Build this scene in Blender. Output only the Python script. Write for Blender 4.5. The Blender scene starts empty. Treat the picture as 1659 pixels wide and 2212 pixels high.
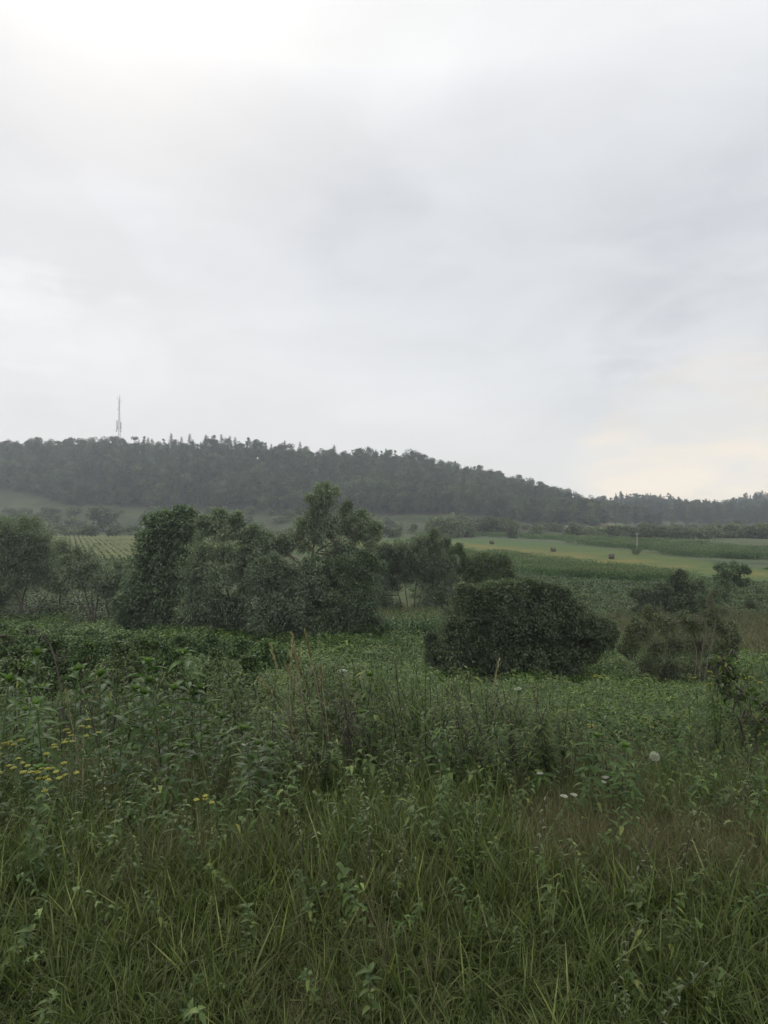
import bpy, math, random
import numpy as np
from mathutils import Vector

R = math.radians
SC = bpy.context.scene
COL = SC.collection

# ------------------------------------------------------------------ camera, sky, sun, exposure
EYE = 0.0                                   # the eye is the origin; the view looks along +Y, level
cam_d = bpy.data.cameras.new('camera')
cam = bpy.data.objects.new('camera', cam_d); COL.objects.link(cam)
cam.location = (0, 0, EYE); cam.rotation_euler = (R(90), 0, 0)
cam_d.sensor_fit = 'HORIZONTAL'; cam_d.sensor_width = 36; cam_d.lens = 28.27
cam_d.clip_start = 0.05; cam_d.clip_end = 6000
SC.camera = cam

SUN_EL, SUN_ROT = R(38), R(-25)             # sun behind the cloud, ahead and a little left
W = bpy.data.worlds.new('World'); SC.world = W; W.use_nodes = True
nt = W.node_tree; nt.nodes.clear()
def WN(t, **k):
    n = nt.nodes.new(t)
    for a, b in k.items(): setattr(n, a, b)
    return n
def wl(a, b): nt.links.new(a, b)
wout = WN('ShaderNodeOutputWorld'); wbg = WN('ShaderNodeBackground'); wl(wbg.outputs[0], wout.inputs[0])
wbg.inputs[1].default_value = 0.1
sky = WN('ShaderNodeTexSky', sky_type='NISHITA', sun_disc=False)
sky.sun_elevation = SUN_EL; sky.sun_rotation = SUN_ROT; sky.dust_density = 3.0
tc = WN('ShaderNodeTexCoord')
sep = WN('ShaderNodeSeparateXYZ'); wl(tc.outputs['Generated'], sep.inputs[0])
ramp = WN('ShaderNodeValToRGB'); wl(sep.outputs[2], ramp.inputs[0])
def setramp(r, stops):
    e = r.color_ramp.elements
    while len(e) > 1: e.remove(e[-1])
    e[0].position = stops[0][0]; e[0].color = (*stops[0][1], 1)
    for p, c in stops[1:]:
        n = e.new(p); n.color = (*c, 1)
    r.color_ramp.interpolation = 'B_SPLINE' if len(stops) > 3 else 'LINEAR'
# overcast cloud radiance against elevation
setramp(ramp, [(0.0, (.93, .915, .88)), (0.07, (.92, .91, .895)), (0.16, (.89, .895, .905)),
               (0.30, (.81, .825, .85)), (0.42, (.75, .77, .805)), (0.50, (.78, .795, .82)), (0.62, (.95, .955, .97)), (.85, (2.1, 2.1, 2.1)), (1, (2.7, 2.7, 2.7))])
mp = WN('ShaderNodeMapping'); mp.inputs['Scale'].default_value = (1.0, 1.0, 2.6); wl(tc.outputs['Generated'], mp.inputs[0])
nz = WN('ShaderNodeTexNoise'); nz.inputs['Scale'].default_value = 3.4; nz.inputs['Detail'].default_value = 9
nz.inputs['Roughness'].default_value = .52; nz.inputs['Distortion'].default_value = .35; wl(mp.outputs[0], nz.inputs[0])
mr = WN('ShaderNodeMapRange'); wl(nz.outputs[0], mr.inputs[0])
mr.inputs['From Min'].default_value = .3; mr.inputs['From Max'].default_value = .7
mr.inputs['To Min'].default_value = .915; mr.inputs['To Max'].default_value = 1.025
def vmul(a, b):
    n = WN('ShaderNodeVectorMath', operation='MULTIPLY'); wl(a, n.inputs[0]); wl(b, n.inputs[1]); return n.outputs[0]
def vadd(a, b):
    n = WN('ShaderNodeVectorMath', operation='ADD'); wl(a, n.inputs[0]); wl(b, n.inputs[1]); return n.outputs[0]
cur = vmul(ramp.outputs[0], mr.outputs[0])
bk = WN('ShaderNodeMapRange', interpolation_type='SMOOTHSTEP'); wl(sep.outputs[1], bk.inputs[0])   # brightening added to the unseen sky behind, to light the trees' near sides
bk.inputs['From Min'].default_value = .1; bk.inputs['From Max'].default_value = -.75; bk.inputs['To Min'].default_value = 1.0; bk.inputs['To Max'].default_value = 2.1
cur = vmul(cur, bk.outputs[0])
# thinner places in the cloud, each a soft patch in one compass direction
nz2 = WN('ShaderNodeTexNoise'); nz2.inputs['Scale'].default_value = 5.5; nz2.inputs['Detail'].default_value = 6
nz2.inputs['Distortion'].default_value = .5; wl(mp.outputs[0], nz2.inputs[0])
nzc = WN('ShaderNodeTexNoise'); nzc.inputs['Scale'].default_value = 3.2; nzc.inputs['Detail'].default_value = 5; wl(mp.outputs[0], nzc.inputs[0])
wob = WN('ShaderNodeVectorMath', operation='MULTIPLY_ADD'); wl(nzc.outputs['Color'], wob.inputs[0]); wob.inputs[1].default_value = (.34, .34, .34); wl(tc.outputs['Generated'], wob.inputs[2])
wob2 = WN('ShaderNodeVectorMath', operation='SUBTRACT'); wl(wob.outputs[0], wob2.inputs[0]); wob2.inputs[1].default_value = (.17, .17, .17)
wdir = WN('ShaderNodeVectorMath', operation='NORMALIZE'); wl(wob2.outputs[0], wdir.inputs[0])
def patch(px, py, half, col):
    d = Vector(((px-829.5)/1302.6, 1, -(py-1106)/1302.6)).normalized()
    dt = WN('ShaderNodeVectorMath', operation='DOT_PRODUCT'); wl(wdir.outputs[0], dt.inputs[0]); dt.inputs[1].default_value = d
    m = WN('ShaderNodeMapRange', interpolation_type='SMOOTHERSTEP'); wl(dt.outputs['Value'], m.inputs[0])
    m.inputs['From Min'].default_value = math.cos(R(half)); m.inputs['From Max'].default_value = 1
    s = WN('ShaderNodeMapRange'); wl(nz2.outputs[0], s.inputs[0]); s.inputs['From Min'].default_value = .38; s.inputs['From Max'].default_value = .62
    s.inputs['To Min'].default_value = .35; s.inputs['To Max'].default_value = 1.3
    mm = WN('ShaderNodeMath', operation='MULTIPLY'); wl(m.outputs[0], mm.inputs[0]); wl(s.outputs[0], mm.inputs[1])
    c = WN('ShaderNodeVectorMath', operation='SCALE'); c.inputs[0].default_value = col; wl(mm.outputs[0], c.inputs['Scale'])
    return c.outputs[0]
for a in ((20, 700, 5, (.09, .09, .085)), (300, 480, 5, (.02, .02, .03)), (1540, 1050, 14, (.18, .09, -.03)), (1500, 700, 16, (-.05, -.045, -.04)),
          (230, 800, 6, (.05, .05, .05)), (1650, 620, 14, (-.04, -.04, -.035)), (800, 500, 9, (-.05, -.045, -.04)), (1400, 745, 6, (-.06, -.055, -.045))):
    cur = vadd(cur, patch(*a))
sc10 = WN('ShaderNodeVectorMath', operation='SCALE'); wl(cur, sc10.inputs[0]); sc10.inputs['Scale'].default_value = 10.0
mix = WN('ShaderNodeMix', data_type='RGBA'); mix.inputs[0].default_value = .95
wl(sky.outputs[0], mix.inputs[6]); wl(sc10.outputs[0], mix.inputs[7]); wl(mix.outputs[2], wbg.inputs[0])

sd = bpy.data.lights.new('sun', 'SUN'); sd.energy = 1.1; sd.angle = R(25); sd.color = (1, .95, .88)
sun = bpy.data.objects.new('sun', sd); COL.objects.link(sun)
sdir = Vector((math.sin(SUN_ROT)*math.cos(SUN_EL), math.cos(SUN_ROT)*math.cos(SUN_EL), math.sin(SUN_EL)))
sun.rotation_euler = sdir.to_track_quat('Z', 'Y').to_euler()

SC.view_settings.view_transform = 'Standard'; SC.view_settings.look = 'None'
SC.view_settings.exposure = 0.0; SC.view_settings.gamma = 1.0
cy = SC.cycles
cy.max_bounces = 5; cy.diffuse_bounces = 4; cy.glossy_bounces = 1; cy.transmission_bounces = 3; cy.volume_bounces = 0
cy.use_denoising = True; cy.caustics_reflective = False; cy.caustics_refractive = False
try: cy.denoiser = 'OPENIMAGEDENOISE'
except Exception: pass

# ------------------------------------------------------------------ helpers
rng = np.random.default_rng(7)
F = 1302.6
def wp(px, py, Y): return np.array(((px-829.5)/F*Y, Y, -(py-1106)/F*Y))

def _h(ix, iy, s):
    n = (ix*374761393 + iy*668265263 + s*974711) & 0x7fffffff
    n = ((n ^ (n >> 13))*1274126177) & 0x7fffffff
    return ((n ^ (n >> 16)) & 0xffff)/65535.0
def vnoise(x, y, s=0):
    x = np.asarray(x, float); y = np.asarray(y, float)
    ix = np.floor(x).astype(np.int64); iy = np.floor(y).astype(np.int64)
    fx = x-ix; fy = y-iy; fx = fx*fx*(3-2*fx); fy = fy*fy*(3-2*fy)
    return ((_h(ix, iy, s)*(1-fx)+_h(ix+1, iy, s)*fx)*(1-fy)+(_h(ix, iy+1, s)*(1-fx)+_h(ix+1, iy+1, s)*fx)*fy)
def fbm(x, y, s=0, o=4):
    t = 0; a = .5
    for i in range(o): t = t+a*vnoise(x*2**i, y*2**i, s+i*17); a *= .5
    return t/(1-.5**o)

PY = [-300, 0, 3, 5, 7, 12, 20, 27, 36, 45, 62, 100, 150, 265, 380, 3000]
PZ = [-2.5, -1.7, -1.78, -2.4, -3.1, -4.5, -6.3, -7.7, -9, -9.8, -10.9, -11.6, -12, -12.2, -12.5, -13]
HU = [-900, -400, 0, 400, 560, 740, 830, 930, 1030, 1100, 1170, 1230, 1290, 1350, 2400]
HZ = [55, 58, 61, 62, 56, 50, 47, 41, 32, 23, 13, 4, -8, -14, -14]
H2U = [-900, 1100, 1290, 1370, 1440, 1500, 1560, 1600, 1659, 1900, 2600]
H2Z = [-5, -3, 3, 9, 5, 0, -4, 4, 13, 24, 30]
def ground(x, Y):
    x = np.asarray(x, float); Y = np.asarray(Y, float)
    z = np.interp(Y, PY, PZ)
    Ys = np.maximum(Y, 60)
    u = 829.5+F*x/Ys
    t = np.clip((Y-370)/270, 0, None)
    H = np.interp(u, HU, HZ)
    s = np.where(t < 1, t**1.9*(1-.0*t), 1)
    z1 = -12.3+(H+12.3)*s - np.clip(Y-650, 0, None)*.09
    t2 = np.clip((Y-560)/290, 0, 1); H2 = np.interp(u, H2U, H2Z)
    z2 = -13+(H2+13)*t2**1.5 - np.clip(Y-860, 0, None)*.07
    far = np.maximum(z1, z2)
    k = np.clip((Y-340)/60, 0, 1); k = k*k*(3-2*k)
    z = z*(1-k)+far*k
    w1 = np.clip((Y-8)/20, 0, 1)
    z = z+w1*(fbm(x/14, Y/14, 3)-.5)*.9+np.clip((Y-250)/100, 0, 1)*(fbm(x/60, Y/60, 9)-.5)*5
    z = z+np.clip((Y-2)/4, 0, 1)*(fbm(x/2.2, Y/2.2, 5)-.5)*.25
    return z
def PYof(x, Y, z): return 829.5+F*x/Y, 1106-F*z/Y

def mesh_np(name, V, Fs, var=None, mat=None, smooth=False, cols=None):
    """V (n,3); Fs (m,4) quads; var per-face float"""
    V = np.ascontiguousarray(V, dtype=np.float32).reshape(-1, 3); Fs = np.ascontiguousarray(Fs, dtype=np.int32).reshape(-1, 4)
    me = bpy.data.meshes.new(name)
    me.vertices.add(len(V)); me.vertices.foreach_set('co', V.ravel())
    me.loops.add(Fs.size); me.loops.foreach_set('vertex_index', Fs.ravel())
    me.polygons.add(len(Fs)); me.polygons.foreach_set('loop_start', np.arange(0, Fs.size, 4, dtype=np.int32))
    if smooth: me.polygons.foreach_set('use_smooth', np.ones(len(Fs), dtype=bool))
    if var is not None:
        a = me.attributes.new('var', 'FLOAT', 'FACE'); a.data.foreach_set('value', np.asarray(var, dtype=np.float32))
    if cols is not None:
        a = me.attributes.new('land', 'FLOAT_COLOR', 'POINT')
        a.data.foreach_set('color', np.concatenate([cols, np.ones((len(cols), 1))], 1).astype(np.float32).ravel())
    me.update(calc_edges=True)
    if mat is not None:
        for m in (mat if isinstance(mat, (list, tuple)) else [mat]): me.materials.append(m)
    return me
def join(*ps):
    """ps: (V, F, var) tuples"""
    Vs, Fs, vs = [], [], []; o = 0
    for V, Fa, v in ps:
        V = V.reshape(-1, 3); Vs.append(V); Fs.append(Fa.reshape(-1, 4)+o); o += len(V)
        vs.append(np.broadcast_to(np.asarray(v, float), (len(Fa.reshape(-1, 4)),)))
    return np.concatenate(Vs), np.concatenate(Fs), np.concatenate(vs)
def unit(a): return a/np.maximum(np.linalg.norm(a, axis=-1, keepdims=True), 1e-9)
def rdir(n, g=rng): return unit(g.normal(size=(n, 3)))

def tubes(P, r, sides=3, var=.5):
    """P (n,k,3) paths, r (n,k)"""
    n, k, _ = P.shape
    T = np.gradient(P, axis=1); T = unit(T)
    ref = np.where(np.abs(T[..., 2:3]) > .8, np.array([1., 0, 0]), np.array([0, 0, 1.]))
    A = unit(np.cross(T, ref)); B = np.cross(T, A)
    an = np.arange(sides)/sides*2*np.pi
    V = P[:, :, None]+r[:, :, None, None]*(A[:, :, None]*np.cos(an)[None, None, :, None]+B[:, :, None]*np.sin(an)[None, None, :, None])
    i = np.arange(n)[:, None, None]*k*sides; j = np.arange(k-1)[None, :, None]*sides; s = np.arange(sides)[None, None, :]
    s2 = (s+1) % sides
    Fq = np.stack([i+j+s, i+j+s2, i+j+sides+s2, i+j+sides+s], -1).reshape(-1, 4)
    return V.reshape(-1, 3), Fq, np.full(len(Fq), var)
def cards(P, D, N, L, Wd, var, fold=.15):
    """one folded quad leaf each"""
    D = unit(D); S = unit(np.cross(D, N)); N = np.cross(S, D)
    L = np.asarray(L)[:, None]; Wd = np.asarray(Wd)[:, None]
    m = P+D*L*.42+N*Wd*fold
    V = np.stack([P, m+S*Wd*.5, P+D*L-N*Wd*fold*.6, m-S*Wd*.5], 1)
    Fq = np.arange(len(P)*4).reshape(-1, 4)
    return V.reshape(-1, 3), Fq, np.asarray(var)
def blades(P, D, N, L, Wd, droop, var, segs=4, fold=.25, pw=.75):
    """curved, keeled leaves with segs sections"""
    n = len(P); D = unit(D); S = unit(np.cross(D, N)); N = np.cross(S, D)
    t = np.linspace(0, 1, segs+1)
    L = np.asarray(L); Wd = np.asarray(Wd); droop = np.asarray(droop)*np.ones(n)
    C = P[:, None]+D[:, None]*(L[:, None]*t)[..., None]
    C = C-np.array([0, 0, 1.])*(droop[:, None]*L[:, None]*t**2)[..., None]
    w = np.sin(np.pi*np.clip(t, .03, .985)**pw)*.5
    ww = (Wd[:, None]*w)[..., None]
    Lf = C+S[:, None]*ww+N[:, None]*ww*fold*2; Rt = C-S[:, None]*ww+N[:, None]*ww*fold*2
    V = np.stack([Lf, C, Rt], 2)
    b = np.arange(n)[:, None]*(segs+1)*3; j = np.arange(segs)[None]*3
    q1 = np.stack([b+j, b+j+1, b+j+4, b+j+3], -1); q2 = np.stack([b+j+1, b+j+2, b+j+5, b+j+4], -1)
    Fq = np.concatenate([q1.reshape(n, -1, 4), q2.reshape(n, -1, 4)], 1).reshape(-1, 4)
    return V.reshape(-1, 3), Fq, np.repeat(np.asarray(var)*np.ones(n), segs*2)
def blob(c, r, sub=6, seg=8, sq=(1, 1, 1), jit=0, g=rng):
    a = np.linspace(-np.pi/2, np.pi/2, sub+1); b = np.arange(seg)/seg*2*np.pi
    V = np.stack([np.cos(a)[:, None]*np.cos(b), np.cos(a)[:, None]*np.sin(b), np.sin(a)[:, None]*np.ones(seg)], -1)
    V = V*(1+g.normal(size=V.shape[:2]+(1,))*jit)*r*np.array(sq)+c
    i = np.arange(sub)[:, None]*seg; s = np.arange(seg)[None]; s2 = (s+1) % seg
    Fq = np.stack([i+s, i+s2, i+seg+s2, i+seg+s], -1).reshape(-1, 4)
    return V.reshape(-1, 3), Fq, np.full(len(Fq), .5)
def bez(a, b, c, k=6):
    t = np.linspace(0, 1, k)[:, None]
    return a[..., None, :]*(1-t)**2+b[..., None, :]*2*t*(1-t)+c[..., None, :]*t**2

def link(name, me, parent=None, loc=(0, 0, 0)):
    o = bpy.data.objects.new(name, me); COL.objects.link(o); o.location = loc
    if parent is not None: o.parent = parent
    return o
def tag(o, label, cat, group=None, kind=None):
    if label: o['label'] = label
    if cat: o['category'] = cat
    if group: o['group'] = group
    if kind: o['kind'] = kind
    return o
def thing(name, loc, label, cat, group=None):
    o = link(name, None, None, loc); o.empty_display_size = .2
    return tag(o, label, cat, group)
def copy_thing(src, loc, rz, sc, label, group):
    c = src.copy(); COL.objects.link(c); c.location = loc; c.rotation_euler = (0, 0, rz); c.scale = (sc, sc, sc) if not hasattr(sc, '__len__') else sc
    c['label'] = label
    if group: c['group'] = group
    for ch in src.children:
        d = ch.copy(); COL.objects.link(d); d.parent = c
    return c

# ------------------------------------------------------------------ materials
def mat_new(name):
    m = bpy.data.materials.new(name); m.use_nodes = True; n = m.node_tree; n.nodes.clear()
    return m, n
def leaf_mat(name, c0, c1, c2=None, rough=.45, tr=.25, spec=.35, vary=.35, bump=0):
    m, n = mat_new(name); N = n.nodes.new; K = n.links.new
    o = N('ShaderNodeOutputMaterial'); at = N('ShaderNodeAttribute'); at.attribute_name = 'var'
    rp = N('ShaderNodeValToRGB'); K(at.outputs['Fac'], rp.inputs[0])
    setramp(rp, [(0, c0), (.72, c1), (1, c2 or c1)])
    oi = N('ShaderNodeObjectInfo'); mr = N('ShaderNodeMapRange'); K(oi.outputs['Random'], mr.inputs[0])
    mr.inputs['To Min'].default_value = 1-vary; mr.inputs['To Max'].default_value = 1+vary
    sc = N('ShaderNodeVectorMath'); sc.operation = 'SCALE'; K(rp.outputs[0], sc.inputs[0]); K(mr.outputs[0], sc.inputs['Scale'])
    p = N('ShaderNodeBsdfPrincipled'); K(sc.outputs[0], p.inputs['Base Color'])
    p.inputs['Roughness'].default_value = rough; p.inputs['Specular IOR Level'].default_value = spec
    if tr:
        t = N('ShaderNodeBsdfTranslucent'); g = N('ShaderNodeVectorMath'); g.operation = 'MULTIPLY'; K(sc.outputs[0], g.inputs[0]); g.inputs[1].default_value = (1.1, 1.35, .6)
        K(g.outputs[0], t.inputs[0])
        mx = N('ShaderNodeMixShader'); mx.inputs[0].default_value = tr; K(p.outputs[0], mx.inputs[1]); K(t.outputs[0], mx.inputs[2]); K(mx.outputs[0], o.inputs[0])
    else: K(p.outputs[0], o.inputs[0])
    return m
def plain_mat(name, c, rough=.8, c2=None, scale=8, metal=0, bump=.3):
    m, n = mat_new(name); N = n.nodes.new; K = n.links.new
    o = N('ShaderNodeOutputMaterial'); p = N('ShaderNodeBsdfPrincipled'); K(p.outputs[0], o.inputs[0])
    p.inputs['Roughness'].default_value = rough; p.inputs['Metallic'].default_value = metal
    t = N('ShaderNodeTexCoord'); nz = N('ShaderNodeTexNoise'); nz.inputs['Scale'].default_value = scale; nz.inputs['Detail'].default_value = 5
    K(t.outputs['Object'], nz.inputs[0]); rp = N('ShaderNodeValToRGB'); K(nz.outputs[0], rp.inputs[0])
    c2 = c2 or tuple(x*.6 for x in c); setramp(rp, [(.3, c2), (.7, c)]); K(rp.outputs[0], p.inputs['Base Color'])
    if bump:
        b = N('ShaderNodeBump'); b.inputs['Strength'].default_value = bump; K(nz.outputs[0], b.inputs['Height']); K(b.outputs[0], p.inputs['Normal'])
    return m
M = {}
M['willow'] = leaf_mat('willow_leaf', (.070, .092, .060), (.18, .22, .145), (.31, .36, .25), .5, .32, .35, .1)
M['willow_green'] = leaf_mat('shrub_willow_leaf', (.040, .062, .024), (.10, .14, .058), (.15, .19, .08), .45, .25, .3, .1)
M['ash'] = leaf_mat('ash_leaf', (.060, .088, .052), (.125, .17, .098), (.22, .28, .16), .5, .32, .3, .1)
M['thorn'] = leaf_mat('thorn_leaf', (.050, .066, .042), (.105, .132, .076), (.19, .225, .13), .55, .3, .2, .1)
M['dry'] = leaf_mat('dry_bush_leaf', (.055, .070, .036), (.125, .15, .078), (.21, .24, .12), .6, .2, .2, .1)
M['forest'] = leaf_mat('forest_leaf', (.018, .030, .016), (.068, .098, .048), (.15, .185, .09), .6, .2, .2, .5)
M['conifer'] = leaf_mat('conifer_needle', (.014, .022, .013), (.034, .050, .028), (.06, .08, .045), .6, .1, .2, .4)
M['shrub'] = leaf_mat('shrub_leaf', (.034, .048, .022), (.12, .15, .075), (.21, .25, .12), .6, .2, .2, .4)
M['weed'] = leaf_mat('broad_weed_leaf', (.026, .055, .012), (.070, .125, .028), (.15, .20, .05), .5, .35, .25, .25)
M['nettle'] = leaf_mat('nettle_leaf', (.028, .052, .013), (.084, .125, .032), (.21, .22, .06), .5, .3, .25, .2)
M['carpet'] = leaf_mat('ground_cover_leaf', (.040, .076, .018), (.110, .17, .042), (.22, .28, .08), .45, .28, .3, .3)
M['bramble'] = leaf_mat('bramble_leaf', (.034, .062, .020), (.085, .135, .044), (.17, .22, .08), .5, .2, .3, .2)
M['grass'] = leaf_mat('grass_blade', (.038, .056, .014), (.098, .126, .036), (.22, .23, .09), .5, .3, .25, .3)
M['drygrass'] = leaf_mat('dry_grass', (.07, .068, .032), (.17, .16, .08), (.28, .25, .14), .7, .2, .2, .2)
M['corn'] = leaf_mat('corn_leaf', (.034, .075, .022), (.085, .155, .050), (.17, .24, .10), .45, .25, .3, .2)
M['tassel'] = leaf_mat('corn_tassel', (.12, .115, .06), (.20, .19, .11), (.28, .26, .16), .7, .2, .2, .2)
M['pale_tuft'] = leaf_mat('pale_crop_tuft', (.18, .19, .10), (.32, .32, .19), (.42, .40, .26), .7, .2, .2, .15)
M['soy'] = leaf_mat('field_crop_leaf', (.04, .065, .028), (.078, .11, .045), (.12, .16, .07), .55, .2, .25, .25)
M['redweed'] = leaf_mat('rusty_weed', (.07, .072, .04), (.15, .145, .085), (.23, .21, .13), .7, .2, .15, .3)
M['bark'] = plain_mat('bark', (.085, .07, .055), .9, (.035, .03, .025), 14)
M['bark_pale'] = plain_mat('pale_bark', (.17, .14, .10), .9, (.08, .065, .05), 14)
M['stem_dark'] = plain_mat('dark_stem', (.045, .035, .025), .7, (.022, .02, .014), 30, bump=0)
M['stem_green'] = plain_mat('green_stem', (.08, .11, .04), .6, (.045, .07, .025), 30, bump=0)
M['stem_dry'] = plain_mat('dry_stem', (.24, .19, .12), .8, (.15, .115, .07), 30, bump=0)
M['yellow'] = leaf_mat('yellow_flower', (.20, .20, .03), (.34, .33, .05), (.42, .40, .09), .6, .3, .2, .1)
M['white'] = leaf_mat('white_flower', (.30, .31, .26), (.46, .47, .40), (.58, .58, .52), .7, .3, .2, .08)
M['steel'] = plain_mat('galvanised_steel', (.16, .155, .16), .6, (.11, .11, .11), 3, .3, 0)
M['antenna'] = plain_mat('antenna_grey', (.24, .22, .23), .6, (.2, .19, .19), 3, 0, 0)
M['pole'] = plain_mat('pole_concrete', (.36, .34, .30), .9, (.24, .22, .2), 3)
M['hay'] = plain_mat('hay', (.105, .088, .055), .95, (.045, .038, .024), 9, 0, .9)
M['hay_end'] = plain_mat('hay_end', (.075, .063, .04), .95, (.03, .025, .018), 14, 0, .9)

# ------------------------------------------------------------------ ground
def inpoly(px, py, poly):
    c = np.zeros(px.shape, bool); n = len(poly); j = n-1
    for i in range(n):
        xi, yi = poly[i]; xj, yj = poly[j]
        with np.errstate(divide='ignore', invalid='ignore'):
            h = ((yi > py) != (yj > py)) & (px < (xj-xi)*(py-yi)/((yj-yi) or 1e-9)+xi)
        c ^= h; j = i
    return c
MEADOW = [(400, 1172), (900, 1161), (1050, 1165), (1180, 1172), (1300, 1184), (1420, 1197), (1520, 1212), (1659, 1230), (1850, 1250),
          (1850, 1290), (1659, 1262), (1560, 1254), (1420, 1244), (1300, 1228), (1200, 1214), (1100, 1196), (1000, 1192), (400, 1200)]
STRIP1 = [(880, 1152), (1060, 1157), (1200, 1160), (1350, 1168), (1500, 1178), (1659, 1190), (1850, 1200), (1850, 1252), (1659, 1228), (1520, 1210), (1420, 1195), (1300, 1182), (1180, 1170), (1050, 1163), (880, 1159)]
CORNMID = [(1080, 1199), (1200, 1217), (1300, 1231), (1420, 1247), (1500, 1256), (1400, 1262), (1200, 1250), (1100, 1240), (900, 1225), (900, 1197)]
ROWS = [(135, 1164), (300, 1166), (420, 1168), (420, 1212), (250, 1212), (140, 1200)]
TAN = [(1205, 1128), (1260, 1126), (1350, 1135), (1345, 1150), (1240, 1148)]
TAN2 = [(1480, 1140), (1560, 1142), (1640, 1150), (1640, 1157), (1540, 1152), (1480, 1150)]
BROWN = [(1240, 1345), (1330, 1333), (1700, 1330), (1900, 1330), (1900, 1440), (1659, 1425), (1400, 1430), (1300, 1400)]
def land(x, Y, z):
    n = len(x); Yc = np.maximum(Y, 1)
    px, py = PYof(x, Yc, z)
    n1 = fbm(x/9, Y/9, 21); n2 = fbm(x/2.2, Y/2.2, 31, 3); n3 = fbm(x/45, Y/25, 41)
    pj = py+(n1-.5)*3; xj = px+(n2-.5)*8
    c = np.empty((n, 3)); c[:] = (.040, .050, .024)
    def mixc(a, b, t): return np.array(a)*(1-t[:, None])+np.array(b)*t[:, None]
    soil = mixc((.022, .030, .012), (.055, .075, .026), np.clip(n2*1.3-.2, 0, 1)); near = Y < 60; c[near] = soil[near]
    v = mixc((.060, .078, .034), (.090, .105, .052), n1); far = Y >= 60; c[far] = v[far]
    h = mixc((.026, .040, .016), (.074, .080, .038), np.clip(n3*1.2-.3+(n1-.5)*1.6, 0, 1)); hs = Y > 330; c[hs] = h[hs]
    m = inpoly(px, pj, MEADOW) & (Y > 90)
    yb = np.interp(px, [1000, 1200, 1400, 1659, 1850], [1176, 1200, 1219, 1243, 1262]); wd = np.interp(px, [1000, 1200, 1400, 1659], [5, 9, 10, 7])
    yy = np.exp(-((py-yb)/wd)**2)*np.clip(fbm(x/6, Y/3, 77)*2.6-.75, 0, 1)+.35*np.clip(n3*2-.9, 0, 1)
    mc = mixc((.064, .105, .036), (.155, .135, .040), np.clip(yy, 0, 1))*(.88+.24*n2[:, None]); c[m] = mc[m]
    m = inpoly(px, pj, STRIP1) & (Y > 90); b = .5+.5*np.sin((py-1160-(px-1050)*.045)*.55); sc = mixc((.050, .070, .040), (.085, .105, .058), b); c[m] = sc[m]
    m = inpoly(px, pj, CORNMID) & (Y > 70); c[m] = mixc((.045, .065, .035), (.065, .085, .045), n2)[m]
    m = inpoly(xj, pj, TAN) & (Y > 300); c[m] = mixc((.15, .125, .068), (.20, .17, .10), n2)[m]
    m = inpoly(xj, pj, TAN2) & (Y > 300); c[m] = mixc((.14, .12, .07), (.18, .15, .09), n2)[m]
    m = inpoly(xj, py+(n1-.5)*20, BROWN) & (Y < 90); c[m] = mixc((.055, .052, .030), (.09, .082, .048), n2)[m]
    m = inpoly(px, py, ROWS) & (Y > 150); c[m] = (.035, .05, .022)
    m = (((x-4.75)/.85)**2+((Y-7.1)/.9)**2 < 1+.5*(n2-.5)); c[m] = mixc((.22, .16, .10), (.33, .25, .17), n2)[m]
    fo = forest_mask(x, Y); c[fo] = (.018, .02, .012)
    return np.clip(c, .005, .8)
EU = [-900, -300, 0, 60, 150, 400, 700, 850, 1000, 1200, 1300]
EY = [560, 560, 548, 540, 497, 482, 480, 470, 480, 470, 478]
def forest_mask(x, Y):
    u = 829.5+F*x/np.maximum(Y, 60)
    e = np.interp(u, EU, EY)+(fbm(x/18, x*0+3, 55)-.5)*14
    return ((Y > e) & (Y < 700) & (u < 1298)) | ((Y > 640) & (u >= 1250)) | ((Y >= 700))

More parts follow.
